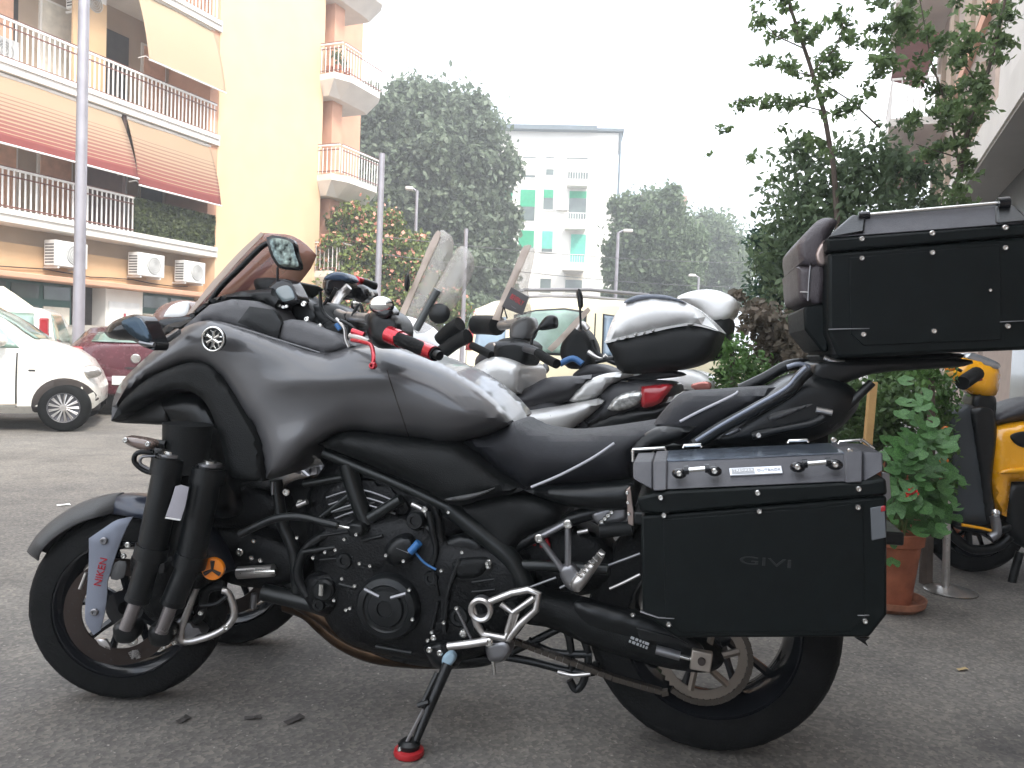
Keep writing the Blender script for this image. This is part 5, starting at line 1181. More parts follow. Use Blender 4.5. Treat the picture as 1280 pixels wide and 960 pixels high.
# ------------------------------------------------------------------ cars
def catm(xs, ys, q):
    i = np.clip(np.searchsorted(xs, q)-1, 0, len(xs)-2); t = np.clip((q-xs[i])/(xs[i+1]-xs[i]), 0, 1); t = t*t*(3-2*t)*.35+t*.65
    return ys[i]*(1-t)+ys[i+1]*t
class Car:
    def __init__(s, fr, name, label, st, m, group=None):
        s.fr = fr; s.st = np.array(st, float); s.root = thing(name, label, 'car', fr, group); s.m = m
        xs = np.linspace(s.st[0, 0], s.st[-1, 0], 70); rings = []
        for x in xs: h = s.ring(x); rings.append([Vector((x, y, z)) for y, z in h]+[Vector((x, -y, z)) for y, z in h[::-1]])
        mb = MB(); mb.quads(rings, True, True); mb.build('body', m, s.root, fr, 32)
    def par(s, x): return [float(catm(s.st[:, 0], s.st[:, k], np.array(x))) for k in range(1, 6)]
    def ring(s, x):
        zb, zt, hw, zr, hr = s.par(x)
        return [(0, zb), (hw*.86, zb), (hw*.97, zb+.08), (hw, zb+(zt-zb)*.45), (hw*.99, zb+(zt-zb)*.8), (hw*.955, zt), (hr+(hw*.955-hr)*.35, zt+(zr-zt)*.62), (hr, zr-(zr-zt)*.12), (hr*.8, zr-(zr-zt)*.02), (hr*.4, zr+.012), (0, zr+.018)]
    def sy(s, x, z):
        R = s.ring(x); 
        for a, b in zip(R[1:], R[2:]):
            if a[1] <= z <= b[1] and b[1] > a[1]: return a[0]+(b[0]-a[0])*(z-a[1])/(b[1]-a[1])
        return R[6][0]
    def side(s, name, pts, m, off=.006, both=True, parent=None, step=.07):
        out = spline([p if len(p) > 2 else (*p, 1) for p in pts], step); n = len(out); pl = [(p.x, p.y) for p in out]; P = [Vector(p) for p in pl]
        x0, x1 = min(p.x for p in P), max(p.x for p in P); y0, y1 = min(p.y for p in P), max(p.y for p in P); gx = x0+step
        while gx < x1:
            gy = y0+step*.7
            while gy < y1:
                if inside(gx, gy, pl): P.append(Vector((gx, gy)))
                gy += step
            gx += step
        r = geometry.delaunay_2d_cdt(P, [], [list(range(n))], 1, 1e-4); objs = []
        for sg in ((-1, 1) if both else (-1,)):
            mb = MB(); mb.add([(v.x, sg*(s.sy(v.x, v.y)+off), v.y) for v in r[0]], [tuple(f) for f in r[2]]); o = mb.build(name, m, parent or s.root, s.fr, 60, fix=False); sd = o.modifiers.new('s', 'SOLIDIFY'); sd.thickness = .004; sd.offset = 0; objs.append(o)
        return objs
    def endx(s, z, y, rear):   # x where the roofline passes height z
        xs = np.linspace(s.st[0, 0], s.st[-1, 0], 200); q = xs if rear else xs[::-1]
        for x in q:
            h = s.ring(x); zz = np.interp(abs(y), [h[10][0], h[9][0], h[8][0], h[7][0], h[6][0], h[5][0]], [h[10][1], h[9][1], h[8][1], h[7][1], h[6][1], h[5][1]])
            if zz >= z: return x
        return q[-1]
    def end(s, name, z0, z1, hw0, hw1, m, rear, off=.03, parent=None):
        rings = []
        for i in range(7):
            z = z0+(z1-z0)*i/6; h = hw0+(hw1-hw0)*i/6; rings.append([Vector((s.endx(z, y, rear)+(-off if rear else off), y, z)) for y in np.linspace(-h, h, 9)])
        mb = MB(); mb.quads(rings, closed=False); o = mb.build(name, m, parent or s.root, s.fr, 60, fix=False); sd = o.modifiers.new('s', 'SOLIDIFY'); sd.thickness = .004; sd.offset = 0; return o
    def wheels(s, xs, R, cap, hw, mcap=M_silver, arch=True):
        for x in xs:
            zlo = s.par(x)[0]+.003; s.side('wheel_arch', [(x+(R+.045)*math.cos(PI*1.12-q*PI*1.24/20), max(zlo, R+.01+(R+.045)*math.sin(PI*1.12-q*PI*1.24/20))) for q in range(21)], M_dark, .005)
            for sg in (-1, 1):
                if arch:
                    pass
                W = .19; c = Vector((x, sg*(hw-W/2+.018), R)); mb = MB(); pr = []
                for i in range(11): t = PI*i/10; pr.append((R*.62+R*.38*math.sin(t)**.5, -W/2*math.cos(t)))
                mb.lathe(c, (0, 1, 0), pr, 36); ty = mb.build('tyre', M_rubber, s.root, s.fr)
                mb = MB(); mb.lathe((x, sg*(hw+.002), R), (0, sg, 0), [(0, -.02), (R*.60, -.02), (R*.63, .006), (R*.57, .008), (R*.53, -.006), (R*.5, -.008), (0, -.008)], 32); mb.build('rim', mat('hubcap shadow', (.10, .10, .11), .4, metal=.6), ty, s.fr)
                mb = MB()
                for k in range(cap):
                    a = 2*PI*k/cap
                    for q in (-.06, .06): mb.tube([(x+R*.1*math.cos(a), sg*(hw+.012), R+R*.1*math.sin(a)), (x+R*.56*math.cos(a+q), sg*(hw+.004), R+R*.56*math.sin(a+q))], R*.028, 5)
                mb.lathe((x, sg*hw, R), (0, sg, 0), [(0, .018), (R*.14, .016), (R*.16, .006)], 16); mb.lathe((x, sg*hw, R), (0, sg, 0), [(R*.56, .002), (R*.6, .010), (R*.62, .002)], 30)
                mb.build('hubcap', mcap, ty, s.fr)
M_carwhite = mat('car white', (.74, .72, .66), .28, coat=.7, var=.03); M_maroon = mat('car maroon', (.085, .014, .022), .25, metal=.3, coat=.8)
M_carsilver = mat('car champagne', (.42, .40, .35), .3, metal=.4, coat=.6); M_cream = mat('car cream', (.80, .72, .50), .3, coat=.6, var=.03)
M_trim = mat('black trim', (.02, .02, .02), .6); M_glassg = mat('green car glass', (.16, .24, .20), .08, spec=.8, var=.6, vs=2.2, coat=.5); M_glassb = mat('blue reflecting glass', (.20, .28, .36), .06, spec=.8, var=.5, vs=1.6, coat=.6)
# white hatchback, only its front half is inside the frame: st = x, z_bottom, z_belt, half width, z_roof, roof half width
c1 = Frame(-4.90, 9.0, 22)
wc = Car(c1, 'car', 'white small car with multispoke wheel caps cut off by the left edge',
         [(-3.1, .35, .8, .70, .95, .55), (-3.0, .25, .9, .80, 1.25, .62), (-2.5, .19, .92, .83, 1.44, .64), (-1.7, .18, .90, .84, 1.49, .64), (-1.1, .18, .88, .84, 1.44, .62), (-.62, .18, .86, .84, 1.17, .64), (-.28, .18, .83, .83, .93, .68), (0.0, .19, .74, .82, .84, .66), (.14, .2, .66, .78, .75, .56), (.24, .22, .54, .68, .62, .42), (.30, .28, .45, .46, .50, .26)], M_carwhite)
wc.side('front_door_window', [(-.40, .845), (-1.35, .87), (-1.38, 1.34), (-1.05, 1.34), (-.68, 1.13)], M_glassg)
wc.side('rear_door_window', [(-1.47, .88), (-2.3, .92), (-2.2, 1.3), (-1.5, 1.36)], M_glassg)
wc.side('door_seam', [(-.42, .25), (-.435, .25), (-.43, .80), (-.415, .80)], M_trim, .004); wc.side('door_seam', [(-1.42, .25), (-1.435, .25), (-1.43, .85), (-1.415, .85)], M_trim, .004)
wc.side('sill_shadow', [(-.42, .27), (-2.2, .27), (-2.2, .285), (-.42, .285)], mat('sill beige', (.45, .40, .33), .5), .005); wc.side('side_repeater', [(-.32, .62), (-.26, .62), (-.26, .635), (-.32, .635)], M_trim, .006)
wc.end('windscreen', .95, 1.38, .58, .52, M_glassg, False); wc.wheels((-.0, -2.4), .25, 13, .83)
for sg in (-.5, .5): mb = MB(); mb.tube([(-1.0, sg, 1.48), (-1.3, sg, 1.55), (-2.3, sg, 1.54)], .018, 6); mb.build('roof_rail', M_silver, wc.root, c1)
mb = MB(); mb.ball((-.55, -.93, .92), .09, 12, (.7, 1, .7)); mb.build('door_mirror', M_carwhite, wc.root, c1)
mb = MB(); mb.ball((.22, -.66, .62), .10, 12, (1.1, .8, .7)); mb.build('headlight', M_silver, wc.root, c1)
# maroon car from behind (front is +x)
def rearcar(fr, label, m, glass, hmax, scale=1, plate=None, low=False, group=None, tl=True):
    k = scale; top = hmax
    st = [(-.03, .34, .55, .60, .62, .5), (.0, .28, .72, .72, .86, .56), (.12, .24, .84, .78, .93, .58), (.38, .22, .88, .80, top*.93, .56), (.8, .2, .9, .82, top, .6), (1.8, .2, .9, .82, top+.01, .6), (2.3, .2, .88, .82, top*.94, .58), (2.9, .2, .84, .80, .90, .6), (3.5, .22, .7, .74, .74, .55), (3.65, .3, .5, .6, .52, .4)]
    st = [(a*k, b*k, c*k, d*k, e, f*k) if e > 1 else (a*k, b*k, c*k, d*k, e*k, f*k) for a, b, c, d, e, f in st]
    c = Car(fr, 'car', label, st, m, group)
    c.end('rear_window', .93*k, top*.93, .52*k, .46*k, glass, True)
    c.side('side_window', [(.45*k, .93*k), (1.7*k, .92*k), (1.7*k, top*.93), (.8*k, top*.93)], glass); c.wheels((.7*k, 3.0*k), .28*k, 9, .80*k)
    for sg in (-1, 1):
        mb = MB(); mb.box(-.01, .10*k, sg*.66*k-.06, sg*.66*k+.06, .62*k, .86*k if not tl else top*.88); mb.build('tail_light', M_redplastic, c.root, fr, 0, bevel=.02)
    mb = MB(); mb.box(-.09, .04, -.72*k, .72*k, .26*k, .50*k); mb.build('bumper', m, c.root, fr, 0, bevel=.05, seg=3)
    if plate:
        mb = MB(); mb.box(-.105, -.09, -.26, .26, .40*k, .40*k+.11); p = mb.build('number_plate', M_whitemat, c.root, fr, 0)
        text('plate_print', plate, .10, M_dark, p, fr, Matrix.Translation((-.107, 0, .40*k+.055)) @ Matrix.Rotation(-PI/2, 4, 'Z') @ Matrix.Rotation(PI/2, 4, 'X'))
    return c
pm = atd(170, 440, 10.2); fm_ = Frame(pm.x, pm.y, 112)
mc = rearcar(fm_, 'maroon car seen from behind between the white car and the motorcycle', M_maroon, M_glassg, 1.13, 1, 'G 829', tl=False)
mb = MB(); mb.lathe((-.035, 0, .73), (-1, 0, 0), [(0, .02), (.05, .018), (.06, .008), (.058, 0)], 20); mb.build('emblem', M_steel, mc.root, fm_)
mb = MB(); mb.box(-.04, .0, -.12, .12, .60, .62); mb.build('boot_handle', M_trim, mc.root, fm_, 0)
ps = atd(97, 440, 13.0); rearcar(Frame(ps.x+.5, ps.y+.3, 135), 'champagne silver hatchback with tall red tail lights parked beyond the maroon car', M_carsilver, M_glassg, 1.16, .9, tl=True)
ps = atd(44, 440, 11.3); rearcar(Frame(ps.x-.72, ps.y+.2, 110), 'white hatchback with tall red tail light parked behind the moving white car', M_carwhite, M_glassg, 1.40, .95, tl=True)
# cream people carrier behind the scooters
c4 = Frame(-.56, 10.5, -3)
cm = Car(c4, 'car', 'cream coloured people carrier with roof rails parked behind the scooters', [(-.02, .4, .6, .62, .8, .5), (0, .3, .95, .76, 1.2, .6), (.08, .25, 1.0, .80, 1.52, .62), (.35, .22, 1.0, .82, 1.63, .66), (1.0, .2, 1.0, .83, 1.69, .68), (2.2, .2, 1.0, .83, 1.68, .68), (2.7, .2, .98, .83, 1.55, .66), (3.3, .2, .94, .82, 1.08, .66), (3.7, .22, .86, .78, .94, .6), (3.95, .3, .6, .62, .66, .45)], M_cream)
cm.side('quarter_window', [(.12, 1.03), (.50, 1.02), (.50, 1.42), (.16, 1.38)], M_glassb); cm.side('rear_door_window', [(.60, 1.01), (1.42, 1.0), (1.44, 1.50, ), (1.2, 1.53), (.85, 1.50), (.62, 1.43)], M_glassg)
cm.side('front_door_window', [(1.68, 1.0), (2.75, .99), (2.4, 1.40), (1.68, 1.48)], M_glassb)
cm.side('window_rubber', [(.57, .985), (1.45, .975), (1.47, 1.52), (1.2, 1.552), (.85, 1.52), (.59, 1.45)], M_trim, .003); cm.side('window_rubber', [(1.66, .98), (2.79, .97), (2.42, 1.42), (1.66, 1.50)], M_trim, .003)
cm.side('tail_light', [(.015, 1.0), (.10, 1.0), (.12, 1.5), (.06, 1.45)], M_redplastic, .012); cm.side('door_seam', [(1.55, .3), (1.565, .3), (1.58, 1.5), (1.565, 1.5)], M_trim, .004)
cm.end('windscreen', 1.1, 1.55, .62, .58, M_glassg, False); cm.end('rear_window', 1.05, 1.45, .60, .55, M_glassg, True); cm.wheels((.75, 3.2), .29, 9, .80)
mb = MB()
for sg in (-1, 1): mb = MB(); mb.tube([(.5, sg*.60, 1.68), (.7, sg*.60, 1.76), (1.5, sg*.60, 1.79), (2.2, sg*.60, 1.75), (2.4, sg*.60, 1.67)], .022, 8); mb.tube([(1.35, sg*.60, 1.68), (1.35, sg*.60, 1.79)], .02, 6); mb.build('roof_rail', mat('grey rail', (.16, .16, .17), .5), cm.root, c4)

# ------------------------------------------------------------------ scooters (generic build, nose towards -x, rear axle at x=0)
M_dkseat = mat('scooter seat', (.022, .022, .026), .5, bump=.2, bs=500); M_dpl = mat('dark grey plastic', (.035, .036, .04), .5, bump=.15, bs=300)
def loft(secs, n=14):
    """secs: (x, z, half width, half height, squareness)"""
    rings = []
    for x, z, hw, hh, q in secs:
        rg = []
        for j in range(n):
            t = 2*PI*j/n; cx, sx = math.cos(t), math.sin(t); e = q; rg.append(Vector((x, math.copysign(abs(cx)**e, cx)*hw, z+math.copysign(abs(sx)**e, sx)*hh)))
        rings.append(rg)
    mb = MB(); mb.quads(rings, True, True); return mb
def scooter(fr, label, mbody, group, screen=True, case=None, guards=False, seatm=None, only=None, steer=20, tallscreen=None, mirror=True):
    r = thing('scooter', label, 'scooter', fr, group)
    wheel(r, (0, 0, .29), .29, .13, .185, fr, 5, treads=False, name='rear_tyre', mrim=M_gun); wheel(r, (-1.38, 0, .30), .30, .11, .20, fr, 5, treads=False, name='front_tyre', mrim=M_gun)
    loft([(.32, .66, .05, .06, .8), (.22, .66, .13, .10, .7), (0, .62, .17, .13, .7), (-.30, .56, .19, .13, .7), (-.52, .50, .17, .14, .7), (-.62, .42, .14, .12, .7)]).build('rear_body', mbody, r, fr, 50)
    loft([(.26, .78, .06, .03, .8), (.1, .79, .14, .05, .7), (-.12, .78, .155, .05, .7), (-.25, .74, .15, .05, .7), (-.5, .72, .14, .055, .7), (-.68, .72, .08, .05, .8)]).build('seat', seatm or M_dkseat, r, fr, 50)
    loft([(-.5, .30, .17, .07, .6), (-.75, .27, .19, .05, .6), (-1.0, .30, .18, .06, .6)]).build('floorboard', M_dpl, r, fr, 50)
    loft([(-.92, .30, .12, .12, .7), (-1.0, .50, .18, .2, .7), (-1.08, .66, .19, .2, .7), (-1.18, .74, .17, .16, .7), (-1.32, .72, .12, .11, .8), (-1.42, .66, .05, .06, .9)]).build('leg_shield', mbody, r, fr, 50)
    loft([(-1.16, .62, .07, .03, .9), (-1.28, .64, .09, .03, .9), (-1.45, .60, .085, .03, .9), (-1.62, .50, .06, .03, .9), (-1.68, .40, .03, .03, .9)]).build('front_fender', mbody, r, fr, 50)
    for s in (-1, 1):
        mb = MB(); mb.tube([(-1.16, s*.08, .75), (-1.38, s*.08, .30)], .02, 8); mb.build('fork_leg', M_gun, r, fr)
    loft([(-.92, 1.0, .07, .05, .9), (-1.0, 1.0, .13, .07, .8), (-1.12, .97, .12, .08, .8), (-1.2, .92, .05, .05, .9)]).build('handlebar_cowl', M_dpl, r, fr, 50)
    ca, sa = math.cos(math.radians(steer)), math.sin(math.radians(steer))
    def H(x, y, z): return Vector((-1.02+x*ca-y*-sa*-1 if False else -1.02+x*ca-y*sa*-1*-1*-1, x*sa*0+y*ca, z))
    for s in (-1, 1):
        dx = -s*sa*.33
        P0, P1, P2 = Vector((-1.02, s*.08, 1.01)), Vector((-1.02+dx*.6, s*.22, 1.04)), Vector((-.98+dx, s*.34, 1.03))
        mb = MB(); mb.tube([P0, P1], .014, 8); mb.build('handlebar', M_dpl, r, fr); mb = MB(); mb.tube([P1, P2], .019, 10); mb.build('hand_grip', M_rubber, r, fr)
        mb = MB(); mb.tube([P1+Vector((-.05, 0, 0)), P2+Vector((-.06, 0, -.01))], .006, 6); mb.build('brake_lever', M_silver, r, fr)
        if mirror:
            mb = MB(); a = P1+Vector((-.03, 0, .02)); b = a+Vector((-.05, s*.06, .19)); mb.tube([a, a.lerp(b, .6)+Vector((.0, s*.02, 0)), b], .006, 6); mb.build('mirror_stem', M_black, r, fr)
            mb = MB(); mb.ball(b+Vector((0, s*.03, .03)), .06, 12, (.35, 1, .7)); mo = mb.build('mirror', M_black, r, fr); mb = MB(); mb.ball(b+Vector((.008, s*.03, .03)), .053, 12, (.3, 1, .66)); mb.build('mirror_glass', M_chrome, mo, fr)
        if guards:
            mb = MB(); c = P1.lerp(P2, .5)+Vector((-.05, s*.02, 0)); mb.ball(c, .09, 14, (.75, 1.1, .75)); mb.build('hand_muff', M_dpl, r, fr)
    mb = MB(); mb.ball((-1.36, -.06, .74), .055, 12, (1, .9, .6)); mb.ball((-1.36, .06, .74), .055, 12, (1, .9, .6)); mb.build('headlight', M_chrome, r, fr)
    mb = MB(); mb.ball((.30, 0, .67), .06, 12, (.6, 1.6, .7)); mb.build('tail_light', M_redplastic, r, fr)
    mb = MB(); mb.box(.30, .33, -.09, .09, .36, .50, Matrix.Rotation(.2, 3, 'Y')); mb.build('number_plate', M_whitemat, r, fr, 0)
    loft([(-.25, .30, .09, .07, .8), (-.1, .30, .11, .1, .8), (.05, .30, .08, .07, .8)]).build('engine', M_engine, r, fr, 50)
    mb = MB(); mb.tube([(-.2, -.16, .22), (.0, -.18, .28), (.3, -.18, .40)], [.03, .05, .055], 12); mb.build('exhaust', M_gun, r, fr)
    if case:
        mb = MB(); rings = []
        loft([(.02, .98, .16, .09, .5), (.06, .98, .2, .12, .5), (.22, .99, .22, .13, .5), (.38, .99, .2, .12, .5), (.43, .99, .15, .08, .5)]).build('top_case_base', M_blackmatte, r, fr, 50)
        loft([(.0, 1.10, .18, .02, .6), (.08, 1.13, .22, .07, .6), (.22, 1.15, .235, .09, .6), (.38, 1.13, .215, .07, .6), (.46, 1.09, .16, .02, .6)]).build('top_case_lid', case, r, fr, 50)
    return r
G = 'parked scooters behind the motorcycle'
sG = Frame(*(atd(640, 440, 4.55)).xy, -24); s1 = scooter(sG, 'white scooter with scratched clear windshield, farthest of the pair left of the red taillight', M_white, G, guards=True, steer=10, mirror=False)
sF = Frame(*(atd(690, 440, 3.95)).xy, -22); s2 = scooter(sF, 'dark scooter with tall clear windshield and hand muffs, nearer of the windshield pair', M_dpl, G, guards=True, steer=25, mirror=False)
def ff(fr, xoff): return Frame(*(fr.M @ Vector((xoff, 0, 0))).xy, math.degrees(fr.a)+0)
# tall screens measured on the photograph, placed over each front
W1_ = 0
pillow('windshield', sG, [(501, 392), (520, 350), (538, 305), (546, 290), (553, 287), (562, 293), (567, 304), (562, 330), (545, 370), (530, 398), (512, 402)], .12, .05, 14, M_screenclear, s1, back=.004)
pillow('windshield_edge', sG, [(499, 392), (518, 350), (538, 302), (547, 288), (551, 290), (545, 308), (524, 352), (506, 394)], .17, .006, 3, M_screenedge, s1, back=.004)
pillow('windshield', sF, [(516, 412), (532, 380), (552, 345), (568, 315), (577, 307), (588, 315), (593, 330), (586, 352), (572, 378), (552, 400), (530, 416)], .12, .06, 16, M_screenclear, s2, back=.004)
tubepx('windshield_brace', sF, [(520, 412), (535, 384), (547, 362)], .19, 5, mat('smoked brace', (.10, .11, .11), .3), s2)
tubepx('mirror_stem', sF, [(557, 400), (546, 388)], .2, 2, M_black, s2); c = sF.Q(549, 392, .2); mb = MB(); mb.ball(c, .06, 16, (1, .4, .85)); mb.build('mirror', M_black, s2, sF)
c = sG.Q(509, 353, .2); mb = MB(); mb.ball(c, .045, 14, (.35, .4, 1.2)); mb.build('mirror', M_black, s1, sG)
for (q0, q1) in (((550, 425), (575, 405)), ((553, 440), (585, 420))): tubepx('hand_muff', sF, [q0, ((q0[0]+q1[0])/2, (q0[1]+q1[1])/2-2), q1], [.2, .22, .24], 9, M_blackmatte, s2)
pillow('nose_panel', sG, [(500, 395), (520, 400), (540, 412), (560, 440), (520, 436), (495, 412)], .22, .02, 10, M_white, s1, back=.05)

# nearest scooter: silver and white with the sign on its screen and the white topped case
SA = Frame(*(atd(822, 440, 3.35)).xy, -20)
sa = thing('scooter', 'silver scooter right behind the motorcycle with white topped case and red lettered screen plate', 'scooter', SA, G)
rw = SA.Q(735, 600, 0)
wheel(sa, (SA.Q(775, 600, 0).x, 0, .29), .29, .14, .185, SA, 5, treads=False, name='rear_tyre', mrim=M_gun); wheel(sa, (SA.Q(775, 600, 0).x-1.45, 0, .30), .30, .12, .20, SA, 5, treads=False, name='front_tyre', mrim=M_gun)
M_pearl = mat('pearl silver paint', (.55, .55, .54), .3, metal=.3, coat=.6, var=.04)
pillow('side_panel', SA, [(640, 518, 1), (654, 514), (700, 507), (747, 498, 1), (755, 501), (742, 514), (729, 525), (699, 545), (686, 549, 1), (668, 540), (654, 529)], .14, .05, 18, M_pearl, sa)
pillow('tail_handle', SA, [(711, 501, 1), (729, 479), (757, 467), (785, 465), (800, 468), (775, 474), (758, 484), (747, 495), (722, 503)], .13, .025, 6, M_pearl, sa)
pillow('tail_panel', SA, [(745, 499), (760, 482), (790, 476), (835, 478), (845, 490), (820, 502), (770, 520), (700, 549), (730, 525), (755, 502)], .11, .03, 12, M_dpl, sa)
pillow('tail_light', SA, [(801, 483, 1), (833, 480), (840, 484), (830, 498), (822, 506), (803, 510), (800, 495)], .14, .025, 7, M_redplastic, sa)
pillow('indicator', SA, [(759, 511, 1), (766, 500), (778, 492), (799, 488), (805, 494), (800, 503), (785, 511), (768, 514)], .145, .015, 6, mat('clear lens', (.5, .5, .48), .1, metal=.5, var=.5, vs=60), sa, back=.03)
pillow('tail_underside', SA, [(700, 549, 1), (760, 516), (815, 508), (845, 500, 1), (830, 520), (800, 530), (778, 545), (740, 552)], .10, .02, 10, M_black, sa)
pillow('plate_bracket', SA, [(748, 528), (765, 526), (775, 545), (752, 545)], .02, .02, 4, M_black, sa)
pillow('seat', SA, [(612, 494, 1), (635, 492), (660, 484), (676, 475), (690, 471), (712, 471), (740, 468), (770, 465), (740, 478), (722, 492), (712, 501), (680, 508), (641, 517, 1)], .11, .06, 22, M_dkseat, sa)
pillow('top_case_base', SA, [(757, 428, 1), (797, 418), (839, 409), (868, 406), (898, 415, 1), (893, 430), (885, 446), (860, 459), (825, 465), (778, 466), (766, 445)], .15, .04, 18, M_blackmatte, sa)
pillow('top_case_lid', SA, [(756, 428, 1), (763, 406), (772, 388), (783, 378), (805, 370), (832, 370), (860, 379), (882, 396), (899, 414, 1), (885, 408), (868, 405), (839, 408), (797, 418)], .15, .055, 26, M_white, sa)
pillow('case_rim', SA, [(755, 427), (797, 416), (839, 407), (868, 404), (897, 414), (868, 407), (839, 410), (797, 420), (757, 429)], .165, .02, 3, M_whitemat, sa)
pillow('case_inlay', SA, [(779, 378), (797, 369), (832, 369), (857, 378), (843, 375), (810, 373), (790, 377)], .185, .006, 3, mat('steel grey inlay', (.16, .18, .22), .35), sa, back=.03)
pillow('rack', SA, [(770, 465), (830, 463), (850, 470), (800, 476), (765, 474)], .08, .01, 5, M_dpl, sa)
pillow('leg_shield', SA, [(583, 468, 1), (590, 460), (604, 450), (622, 446), (649, 456), (652, 475), (650, 492, 1), (610, 492), (592, 480)], .16, .05, 16, M_pearl, sa)
pillow('glove_box', SA, [(604, 479, 1), (615, 466), (628, 462), (630, 490, 1), (610, 490)], .205, .004, 4, M_black, sa, back=.02)
pillow('steering_cowl', SA, [(617, 438), (624, 425), (645, 422), (662, 430), (662, 446), (655, 458), (636, 460), (622, 450)], .08, .04, 14, M_blackmatte, sa)
pillow('floor_tunnel', SA, [(640, 485), (700, 500), (690, 560), (560, 580), (560, 500), (610, 488)], .10, .04, 20, M_dpl, sa)
pillow('front_fender', SA, [(500, 520), (540, 500), (590, 500), (600, 530), (560, 540), (510, 550)], .06, .03, 14, M_pearl, sa)
pillow('instrument_pod', SA, [(637, 412), (645, 400), (660, 396), (664, 408), (658, 424), (640, 428)], .05, .02, 8, mat('smoked pod', (.09, .09, .09), .3), sa)
tubepx('hand_grip', SA, [(672, 441), (684, 449), (696, 455)], [.28, .32, .36], 6, M_rubber, sa); tubepx('handlebar', SA, [(655, 436), (672, 441)], [.1, .28], 4, M_dpl, sa)
tubepx('hand_muff', SA, [(594, 406), (608, 406), (622, 407)], [-.30, -.27, -.2], 12, M_blackmatte, sa); tubepx('switch_cluster', SA, [(626, 407), (640, 405), (650, 402)], [-.18, -.12, -.08], 6, M_silver, sa)
tubepx('hand_grip', SA, [(590, 432), (602, 438), (614, 444)], [.1, .13, .16], 5, M_rubber, sa); tubepx('handlebar', SA, [(622, 432), (650, 432), (672, 440)], .1, 5, M_dpl, sa)
tubepx('mirror_stem', SA, [(664, 431), (667, 418), (675, 409)], .2, 1.8, M_black, sa)
pillow('mirror', SA, [(672, 412), (678, 400), (686, 394), (694, 396), (695, 408), (688, 411)], .2, .015, 6, M_black, sa, back=.03)
pillow('windscreen', SA, [(617, 399, 1), (629, 372), (640, 345), (652, 315), (660, 305), (668, 310), (666, 330), (660, 360), (663, 395), (640, 405)], .06, .03, 6, M_screenclear, sa, back=.004)
pillow('windscreen_edge', SA, [(615, 399, 1), (628, 368), (642, 336), (655, 307), (664, 306), (650, 340), (636, 372), (624, 401, 1)], .11, .006, 3, M_screenedge, sa, back=.004)
sgn = pillow('screen_sign', SA, [(639, 359, 1), (661, 371, 1), (653, 394, 1), (627, 384, 1)], .13, .001, 2, mat('faded black plate', (.05, .045, .045), .4), sa, back=.004, step=6)
text('sign_word', 'BEVERLY', .021, mat('faded red print', (.55, .05, .06), .5), sgn, SA, Matrix.Translation(SA.Q(646, 375, .133)) @ Matrix.Rotation(.52, 4, 'Y') @ Matrix.Rotation(PI/2, 4, 'X') @ Matrix.Diagonal((.82, 1.5, 1, 1)))
text('sign_line', '- - - - - -', .007, M_whitemat, sgn, SA, Matrix.Translation(SA.Q(642, 384, .133)) @ Matrix.Rotation(.52, 4, 'Y') @ Matrix.Rotation(PI/2, 4, 'X'))
tubepx('sign_tie', SA, [(629, 384), (626, 398)], .13, .8, M_black, sa); tubepx('sign_tie', SA, [(630, 384), (634, 398)], .13, .8, M_black, sa)
# second row scooter with the other white top case
SE = Frame(*(atd(858, 440, 4.3)).xy, -20)
se = scooter(SE, 'white scooter with second white top case, half hidden behind the shrubs and the nearer scooter', M_white, G, mirror=False, steer=15)
pillow('top_case_lid', SE, [(846, 374), (858, 366), (880, 362), (900, 364), (919, 374), (917, 390), (907, 401), (889, 401), (872, 385)], .13, .05, 16, M_white, se)
pillow('top_case_base', SE, [(880, 398), (912, 398), (908, 430), (900, 448), (860, 452), (840, 440), (850, 405)], .13, .04, 12, M_blackmatte, se)
pillow('tail_cowl', SE, [(814, 476, 1), (835, 467), (858, 462), (880, 468), (892, 480), (890, 489), (868, 488), (840, 484)], .15, .04, 9, M_white, se)
pillow('tail_cowl', SE, [(832, 486), (860, 489), (888, 492), (870, 506), (845, 508), (822, 508)], .14, .03, 9, M_whitemat, se)
pillow('tail_light', SE, [(864, 480), (880, 476), (889, 480), (886, 488), (868, 487)], .185, .01, 4, mat('rosy lens', (.5, .2, .17), .15, metal=.4), se, back=.03)
pillow('windscreen', SE, [(684, 436), (700, 420), (718, 400), (735, 384), (738, 388), (722, 406), (704, 426), (690, 440)], .12, .01, 3, M_screenedge, se, back=.004)
pillow('dashboard', SE, [(700, 440), (708, 418), (722, 408), (735, 420), (742, 440), (735, 458), (710, 460)], .08, .03, 10, M_blackmatte, se)
pillow('mirror', SE, [(721, 366), (724, 361), (727, 372), (727, 383), (723, 384)], .2, .01, 3, M_black, se, back=.03); tubepx('mirror_stem', SE, [(725, 384), (726, 412)], .2, 1.5, M_black, se)
for pts, m, r in (([(722, 412), (728, 405), (735, 412)], M_silver, 4), ([(700, 455), (716, 448), (728, 455)], M_blue, 4), ([(735, 440), (750, 448), (758, 444)], M_silver, 3), ([(745, 452), (775, 446)], M_black, 3), ([(662, 452), (668, 460), (665, 470)], M_silver, 2.5), ([(676, 468), (684, 462), (680, 455)], M_gun, 3), ([(740, 425), (745, 440), (760, 450), (772, 455)], M_black, 3)):
    tubepx('cockpit_fitting', SE, pts, .15, r, m, se)
pillow('seat_hump', SE, [(716, 470), (728, 459), (742, 455), (760, 460), (768, 468), (740, 472)], .1, .03, 8, M_dkseat, se)
# red scooter seen between the others
SR = Frame(*(atd(640, 440, 5.4)).xy, -24)
scooter(SR, 'red and white scooter mostly hidden between the windshield pair and the cream car', mat('scooter red', (.5, .02, .03), .25, coat=.7), G, guards=False, steer=15)

